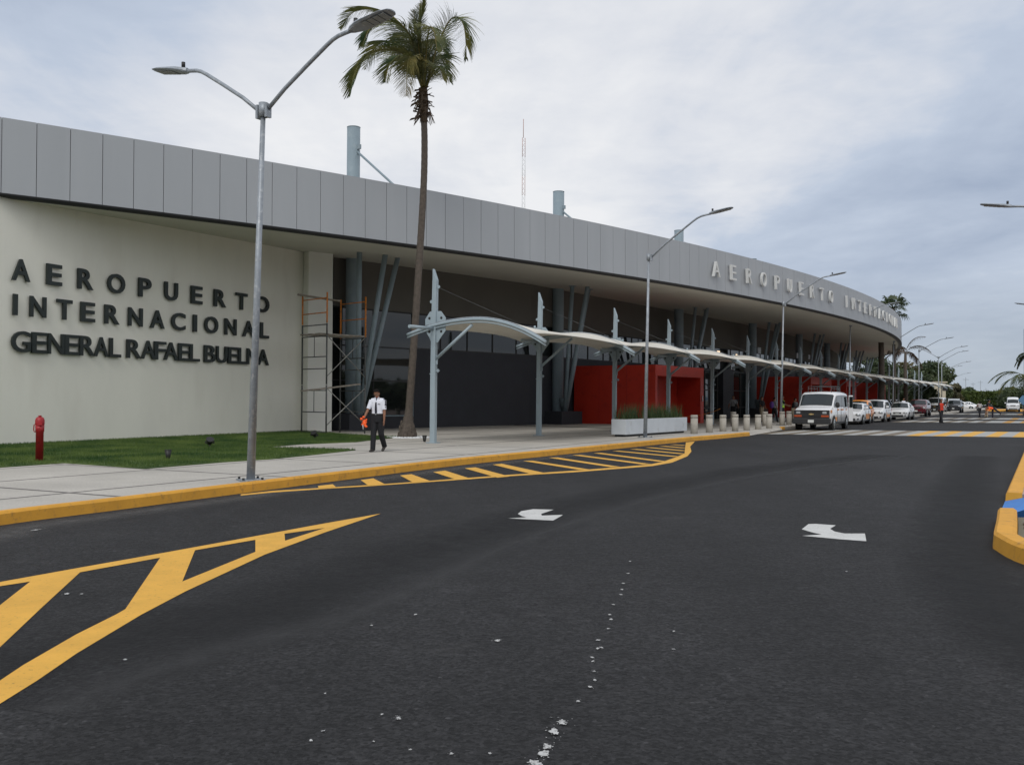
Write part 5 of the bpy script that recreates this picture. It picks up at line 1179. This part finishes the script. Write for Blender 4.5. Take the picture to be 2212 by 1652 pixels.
    for (h,kn,an,a) in LP:
        b.tube([h,h.lerp(kn,.35),kn,kn.lerp(an,.35),an],[.088,.078,.055,.052,.037],12)
        fd=Vector((0,-math.cos(a*.6),0)); t_=Matrix.Rotation(-(a if abs(a)>.35 else 0)*.8,3,'X'); b.tube([an+t_@Vector((0,.04,-.03)),an+t_@Vector((0,-.02,-.035)),an+t_@Vector((0,-.15,-.05))],[.030,.034,.022],10)
    body=remeshed(b,'body','skin',r,vox)
    # shirt
    b=MB(); torso(b,.014,.92,1.42); b.tube([T((0,0,1.40)),T((0,0,1.45))],[(.13,.085),(.072,.07)],14,side=(1,0,0))
    for (s,e,w,f) in AP:
        end=w if long else s.lerp(e,.86); b.tube([s+Vector((0,0,.008)),s.lerp(end,.5),end],[.066,.060,.044 if long else .058],12)
        b.tube([T((0,0,1.40)),s],[.07,.064],12)
    sh=remeshed(b,'shirt',shirt,r,vox)
    b=MB(); torso(b,.016,.80,1.02)
    for (h,kn,an,a) in LP:
        b.tube([h+Vector((0,0,.05)),h.lerp(kn,.4),kn,kn.lerp(an,.5),an+(an-kn).normalized()*.035],[.100,.096,.080,.074,.070],12)
    remeshed(b,'trousers',trou,r,vox)
    for (h,kn,an,a),nm in zip(LP,('r','l')):
        b=MB(); t=Matrix.Rotation(a*.9 if an.z>.12 else 0,3,'X'); 
        t=Matrix.Rotation(-(a if abs(a)>.35 else 0)*.8,3,'X')
        b.tube([an+t@Vector((0,.06,-.035)),an+t@Vector((0,.02,-.03)),an+t@Vector((0,-.08,-.038)),an+t@Vector((0,-.17,-.052)),an+t@Vector((0,-.20,-.058))],[(.03,.03),(.042,.045),(.046,.036),(.042,.024),(.02,.014)],12,side=(1,0,0)); b.build('shoe','shoe',r)
    if hair:
        b=MB(); vs=[]; n1,n2=16,8; rows=[]
        for i in range(n2+1):
            row=[]
            for j in range(n1+1):
                th=2*PI*j/n1; sy_=math.sin(th); ph=PI*.5*i/n2*(.62 if sy_<-.55 else .95 if sy_<.1 else 1.28); fy=math.sin(ph)*math.sin(th); lim=1. if fy>-.25 else .8
                row.append(HC+hR@Vector((.083*math.sin(ph)*math.cos(th),.006+.100*math.sin(ph)*math.sin(th),.018+.104*math.cos(ph*(1 if fy>-.3 else .82)))))
            rows.append(row)
        b.grid(rows)
        if hairlong: b.tube([HC+hR@Vector((0,.05,.03)),HC+hR@Vector((0,.095,-.08)),HC+hR@Vector((0,.10,-.24))],[(.07,.05),(.08,.04),(.04,.02)],10,side=(1,0,0))
        b.build('hair','hair',r,solid=.006)
    if detail:
        for s in (-1,1):
            b=MB(); b.ell(HC+hR@Vector((s*.030,-.083,.010)),(.013,.007,.006),8,6,hR); b.build('eye','white_paint',body); b=MB(); b.ell(HC+hR@Vector((s*.030,-.089,.010)),(.006,.004,.006),8,6,hR); b.build('pupil','hair',body)
            b=MB(); b.tube([HC+hR@Vector((s*.014,-.090,.030)),HC+hR@Vector((s*.034,-.088,.036)),HC+hR@Vector((s*.050,-.074,.030))],.004,5); b.build('eyebrow','hair',body)
        b=MB(); b.ell(HC+hR@Vector((0,-.086,-.058)),(.024,.008,.006),8,6,hR); b.build('mouth','red_panel',body)
    if tie:
        b=MB(); P=[T((0,-.066,1.45)),T((0,-.092,1.41)),T((0,-.128,1.30)),T((0,-.133,1.18)),T((0,-.124,1.06)),T((0,-.124,1.01))]
        b.tube(P,[(.018,.012),(.016,.008),(.024,.006),(.03,.006),(.034,.006),(.006,.004)],8,side=(1,0,0)); b.build('tie','navy',r)
        for s in (-1,1): b=MB(); b.add([T((0,-.075,1.445)),T((s*.055,-.06,1.49)),T((s*.075,-.045,1.45)),T((s*.045,-.105,1.40))],[(0,1,2,3)]); b.build('collar','shirt_white',r,solid=.006)
        b=MB(); b.tube([T((0,0,1.005)),T((0,0,1.035))],[(.168,.127),(.166,.126)],18,side=(1,0,0)); b.build('belt','shoe',r)
        b=MB(); b.box(T((0,-.13,1.02)),(.04,.01,.03)); b.build('buckle','chrome',r)
        for i in range(5): pass
        b=MB()
        for x0,w_,z_ in ((.055,.012,1.29),(.075,.014,1.292),(.094,.010,1.288),(.109,.013,1.29)): b.box(T((x0,-.127+x0*.12,z_)),(w_,.004,.022))
        b.build('breast_lettering','navy',sh)
        s,e,w,f=AP[1]; c=s.lerp(e,.32); b=MB(); b.box(c+Vector((.052,-.028,.05)),(.02,.02,.10)); b.box(c+Vector((.056,-.03,-.02)),(.022,.05,.035)); b.box(c+Vector((.056,-.028,-.085)),(.02,.02,.05)); b.build('sleeve_badge','navy',sh)
        s,e,w,f=AP[1]; b=MB(); b.box(T((.145,-.0,1.435)),(.09,.05,.012)); b.build('epaulette','navy',sh)
    if vest:
        b=MB(); torso(b,.026,.92 if not vlong else .88,1.42); b.tube([T((0,0,1.39)),T((0,0,1.43))],[(.165,.11),(.12,.085)],16,side=(1,0,0)); vt=remeshed(b,'vest',vest,r,vox)
        if vest!='vest_red':
            b=MB(); b.tube([T((0,0,1.12)),T((0,0,1.16))],[(.182,.138),(.184,.140)],18,side=(1,0,0)); b.build('reflective_band','planter_white',vt)
    if bag:
        m_,off_,d=bag; b=MB(); b.ell(T(off_),d,14,10); bg=b.build('bag',m_,r)
        b=MB(); b.tube([T((-.12,.0,1.43)),T((-.02,-.13,1.3)),T((.13,-.12,1.1))],.012,6) if off_[1]<.15 else b.tube([T((.1,.1,1.42)),T((.1,-.10,1.40)),T((.12,-.13,1.2))],.016,6); b.build('strap',m_,bg)
    return r,AP,T
g=G(815,975,.15)
r,AP,T=person('man in white short sleeved shirt and navy tie walking with bowed head on the pavement',g.xy,R(-14),H=1.70,vox=.0075,hp=.55,hz=.15,arms=[(.30,.28,.30),(.05,.10,.16)],legs=[(.16,.06),(-.12,.52)],detail=True,tie=True)
w=AP[0][2]+AP[0][3]*.08; q=random.Random(8); b=MB()
for i in range(16): b.ell(w+Vector((q.gauss(.02,.05),q.gauss(-.01,.045),q.gauss(-.05,.045))),(q.uniform(.03,.06),q.uniform(.03,.05),q.uniform(.03,.055)),8,6,Matrix.Rotation(q.uniform(0,3),3,'Y'))
o=remeshed(b,'cloth','hivis_orange',None,.010,it=1); o.data.transform(Matrix.LocRotScale(r.location,r.rotation_euler,r.scale)); b=MB()
tag(o,'bundled bright orange high visibility vest held in the walking man\'s hand','vest')
b=MB(); p=Matrix.LocRotScale(r.location,r.rotation_euler,r.scale)@(w+Vector((0,0,-.11))); b.tube([p,p+Vector((.005,0,-.14))],[.016,.010],8); o2=b.build('strap','planter_white',o)
person('man in a red vest on the road with a hand raised to his face',(31.6,69.9),R(10),H=1.76,z=0,shirt='trouser_black',long=True,vest='vest_red',arms=[(.25,.2,.5),(.75,.25,2.1)],legs=[(.34,.03),(-.28,.05)],hp=.1)
person('woman in pale jacket with dark ponytail and handbag walking away on the crossing',(47.6,96.6),PI+.1,H=1.62,z=0,shirt='pale_cloth',long=True,arms=[(.1,.2,.3),(.2,.2,.9)],legs=[(.22,.05),(-.22,.1)],hairlong=True,bag=('trim_dark',(.26,.05,.85),(.12,.10,.13)))
person('worker in orange vest bending far forward with one leg stretched behind on the crossing',(46.25,91.2),R(-82),H=1.72,z=0,shirt='hivis_orange',trou='navy',lean=1.45,arms=[(.15,.1,.3),(.35,.1,.4)],legs=[(.02,.02),(-1.02,.02)],hp=-.1)
person('dark clothed person in a navy shirt standing behind the bending worker',(47.3,94.6),R(60),H=1.75,z=0,shirt='navy',trou='khaki',long=True,arms=[(.5,.2,.6),(.3,.2,.5)],lean=.35)
person('man in grey shirt with a shoulder strap under the canopy beside the first red porch',(15.4,66),R(-8),H=1.74,shirt='grey_cloth',bag=('trim_dark',(.17,-.08,1.05),(.07,.08,.12)),arms=[(.0,.35,.7),(.0,.35,.6)],vox=.018)
person('person in dark top and khaki shorts under the canopy',(16.9,64.2),R(30),H=1.68,shirt='trouser_black',trou='khaki',arms=[(.3,.2,.8),(.1,.2,.3)],vox=.018)
person('traveller with a purple backpack under the canopy',(17.45,63.1),R(110),H=1.64,shirt='grey_cloth',bag=('purple',(0,.22,1.2),(.17,.14,.25)),legs=[(.25,.05),(-.2,.1)],vox=.018)
person('worker in a yellow green vest behind the last bollard',(18.35,64.4),R(80),H=1.74,shirt='trouser_black',vest='hivis_green',arms=[(.6,.1,.7),(.5,.1,.7)],vox=.018)
person('person with a luggage trolley close behind the lamp pole',(19.2,64.9),R(60),H=1.6,shirt='trouser_black',trou='khaki',lean=.25,arms=[(.7,.1,.3),(.7,.1,.3)],vox=.018)
person('man in white shirt and khaki trousers facing the passenger van by its front door',(17.95,57.8),R(75),H=1.76,shirt='shirt_white',trou='khaki',arms=[(.5,.1,.8),(.6,.1,.7)],vox=.018,hp=.2)
person('man in white shirt seen over the white sedan roof',(39.2,95),R(20),H=1.72,shirt='shirt_white',vox=.02)
# ------------------------------------------------------------ sky, sun, camera
W=bpy.data.worlds.new('World'); SC.world=W; W.use_nodes=True; N=W.node_tree.nodes; L=W.node_tree.links; bg=N['Background']
EL,AZ=R(46),R(194)     # sun behind thin cloud, at the photographer's back
sky=N.new('ShaderNodeTexSky'); sky.sky_type='NISHITA'; sky.sun_disc=False; sky.sun_elevation=EL; sky.sun_rotation=AZ; sky.altitude=0; sky.dust_density=3.
tc=N.new('ShaderNodeTexCoord'); D=tc.outputs['Generated']
def V(op,a,b=None,s=None):
    q=N.new('ShaderNodeVectorMath'); q.operation=op
    L.new(a,q.inputs[0])
    if b is not None:
        if isinstance(b,(tuple,Vector)): q.inputs[1].default_value=tuple(b)
        else: L.new(b,q.inputs[1])
    if s is not None:
        if isinstance(s,float): q.inputs[3].default_value=s
        else: L.new(s,q.inputs[3])
    return q
def Mt(op,a,b=None):
    q=N.new('ShaderNodeMath'); q.operation=op
    for i,x in enumerate((a,b)):
        if x is None: continue
        if isinstance(x,(int,float)): q.inputs[i].default_value=x
        else: L.new(x,q.inputs[i])
    return q.outputs[0]
nrm=V('NORMALIZE',D).outputs[0]; sx=N.new('ShaderNodeSeparateXYZ'); L.new(nrm,sx.inputs[0])
den=Mt('ADD',Mt('MAXIMUM',sx.outputs[2],0.),.10); inv_=Mt('DIVIDE',1.,den); pl=V('SCALE',nrm,s=inv_).outputs[0]
def noise(vec,sc,det=6,ro=.55,dist=0.,loc=(0,0,0),scl=(1,1,1),rot=0.):
    mp=N.new('ShaderNodeMapping'); mp.inputs['Location'].default_value=loc; mp.inputs['Scale'].default_value=scl; mp.inputs['Rotation'].default_value=(0,0,rot); L.new(vec,mp.inputs[0])
    n=N.new('ShaderNodeTexNoise'); n.inputs['Scale'].default_value=sc; n.inputs['Detail'].default_value=det; n.inputs['Roughness'].default_value=ro; n.inputs['Distortion'].default_value=dist; L.new(mp.outputs[0],n.inputs[0]); return n.outputs['Fac']
n1=noise(pl,.55,7,.5,.3,(3.1,1.2,0),(1,.55,1),R(-25)); n2=noise(pl,1.6,6,.55,.4,(7,2,0),(1,.5,1),R(-20)); n3=noise(pl,4.5,6,.6,.3,(1,5,0))
cov=Mt('ADD',Mt('ADD',Mt('MULTIPLY',n1,.55),Mt('MULTIPLY',n2,.33)),Mt('MULTIPLY',n3,.12))
cov=Mt('ADD',cov,-.5)
def blob(u,v,wid,amp):
    d=ray(u,v).normalized(); q=V('DISTANCE',nrm,d).outputs['Value']; r=N.new('ShaderNodeMapRange'); r.interpolation_type='SMOOTHERSTEP'; r.inputs[1].default_value=0; r.inputs[2].default_value=wid; r.inputs[3].default_value=amp; r.inputs[4].default_value=0; L.new(q,r.inputs[0]); return r.outputs[0]
acc=Mt('MULTIPLY',cov,1.7)
for a in [(2080,600,.36,-.20),(1700,250,.20,-.10),(2150,120,.30,-.12),(200,40,.28,-.10),(1850,360,.22,.20),(1350,320,.30,.10),(700,250,.35,.10),(1200,60,.2,-.05),(2300,330,.12,.05)]: acc=Mt('ADD',acc,blob(*a))
ramp=N.new('ShaderNodeValToRGB'); f=Mt('ADD',acc,.5); L.new(f,ramp.inputs[0])
cr=ramp.color_ramp; cr.elements[0].position=.14; cr.elements[0].color=(.38,.45,.58,1); cr.elements[1].position=.70; cr.elements[1].color=(.90,.905,.92,1)
e=cr.elements.new(.40); e.color=(.54,.61,.73,1); e=cr.elements.new(.55); e.color=(.75,.775,.83,1)
# low haze towards the horizon
hz=N.new('ShaderNodeMapRange'); hz.inputs[1].default_value=0.; hz.inputs[2].default_value=.13; hz.inputs[3].default_value=.85; hz.inputs[4].default_value=0; L.new(sx.outputs[2],hz.inputs[0])
mh=N.new('ShaderNodeMix'); mh.data_type='RGBA'; L.new(hz.outputs[0],mh.inputs[0]); L.new(ramp.outputs[0],mh.inputs[6]); mh.inputs[7].default_value=(.46,.52,.58,1)
sc_=V('SCALE',mh.outputs[2],s=10.).outputs[0]
mx=N.new('ShaderNodeMix'); mx.data_type='RGBA'; mx.inputs[0].default_value=.93; L.new(sky.outputs[0],mx.inputs[6]); L.new(sc_,mx.inputs[7]); L.new(mx.outputs[2],bg.inputs['Color']); bg.inputs['Strength'].default_value=.1
sl=bpy.data.lights.new('sun','SUN'); sl.energy=1.3; sl.angle=R(25); sl.color=(1,.97,.92); so=bpy.data.objects.new('sun',sl); COL.objects.link(so)
# sky sun_rotation is measured from +Y clockwise
sd=Vector((math.sin(AZ)*math.cos(EL),math.cos(AZ)*math.cos(EL),math.sin(EL))); so.rotation_euler=sd.to_track_quat('Z','Y').to_euler()
cam=bpy.data.cameras.new('camera'); co=bpy.data.objects.new('camera',cam); COL.objects.link(co); SC.camera=co
cam.sensor_width=36; cam.sensor_fit='HORIZONTAL'; cam.lens=36*FL/2212; cam.clip_end=6000; cam.clip_start=.05
co.location=(0,0,EYE)
f_=Vector((0,math.cos(PIT),math.sin(PIT))); rt_=Vector((1,0,0)); up_=rt_.cross(f_)
cr_=math.cos(ROL); sr_=math.sin(ROL); X_=rt_*cr_+up_*sr_; Y_=up_*cr_-rt_*sr_
co.rotation_euler=Matrix((X_,Y_,-f_)).transposed().to_euler()
SC.view_settings.view_transform='Standard'; SC.view_settings.look='None'; SC.view_settings.exposure=0; SC.view_settings.gamma=1
SC.cycles.use_denoising=True; SC.cycles.max_bounces=6; SC.cycles.diffuse_bounces=4; SC.cycles.transparent_max_bounces=16
try: SC.cycles.denoiser='OPENIMAGEDENOISE'
except Exception: pass
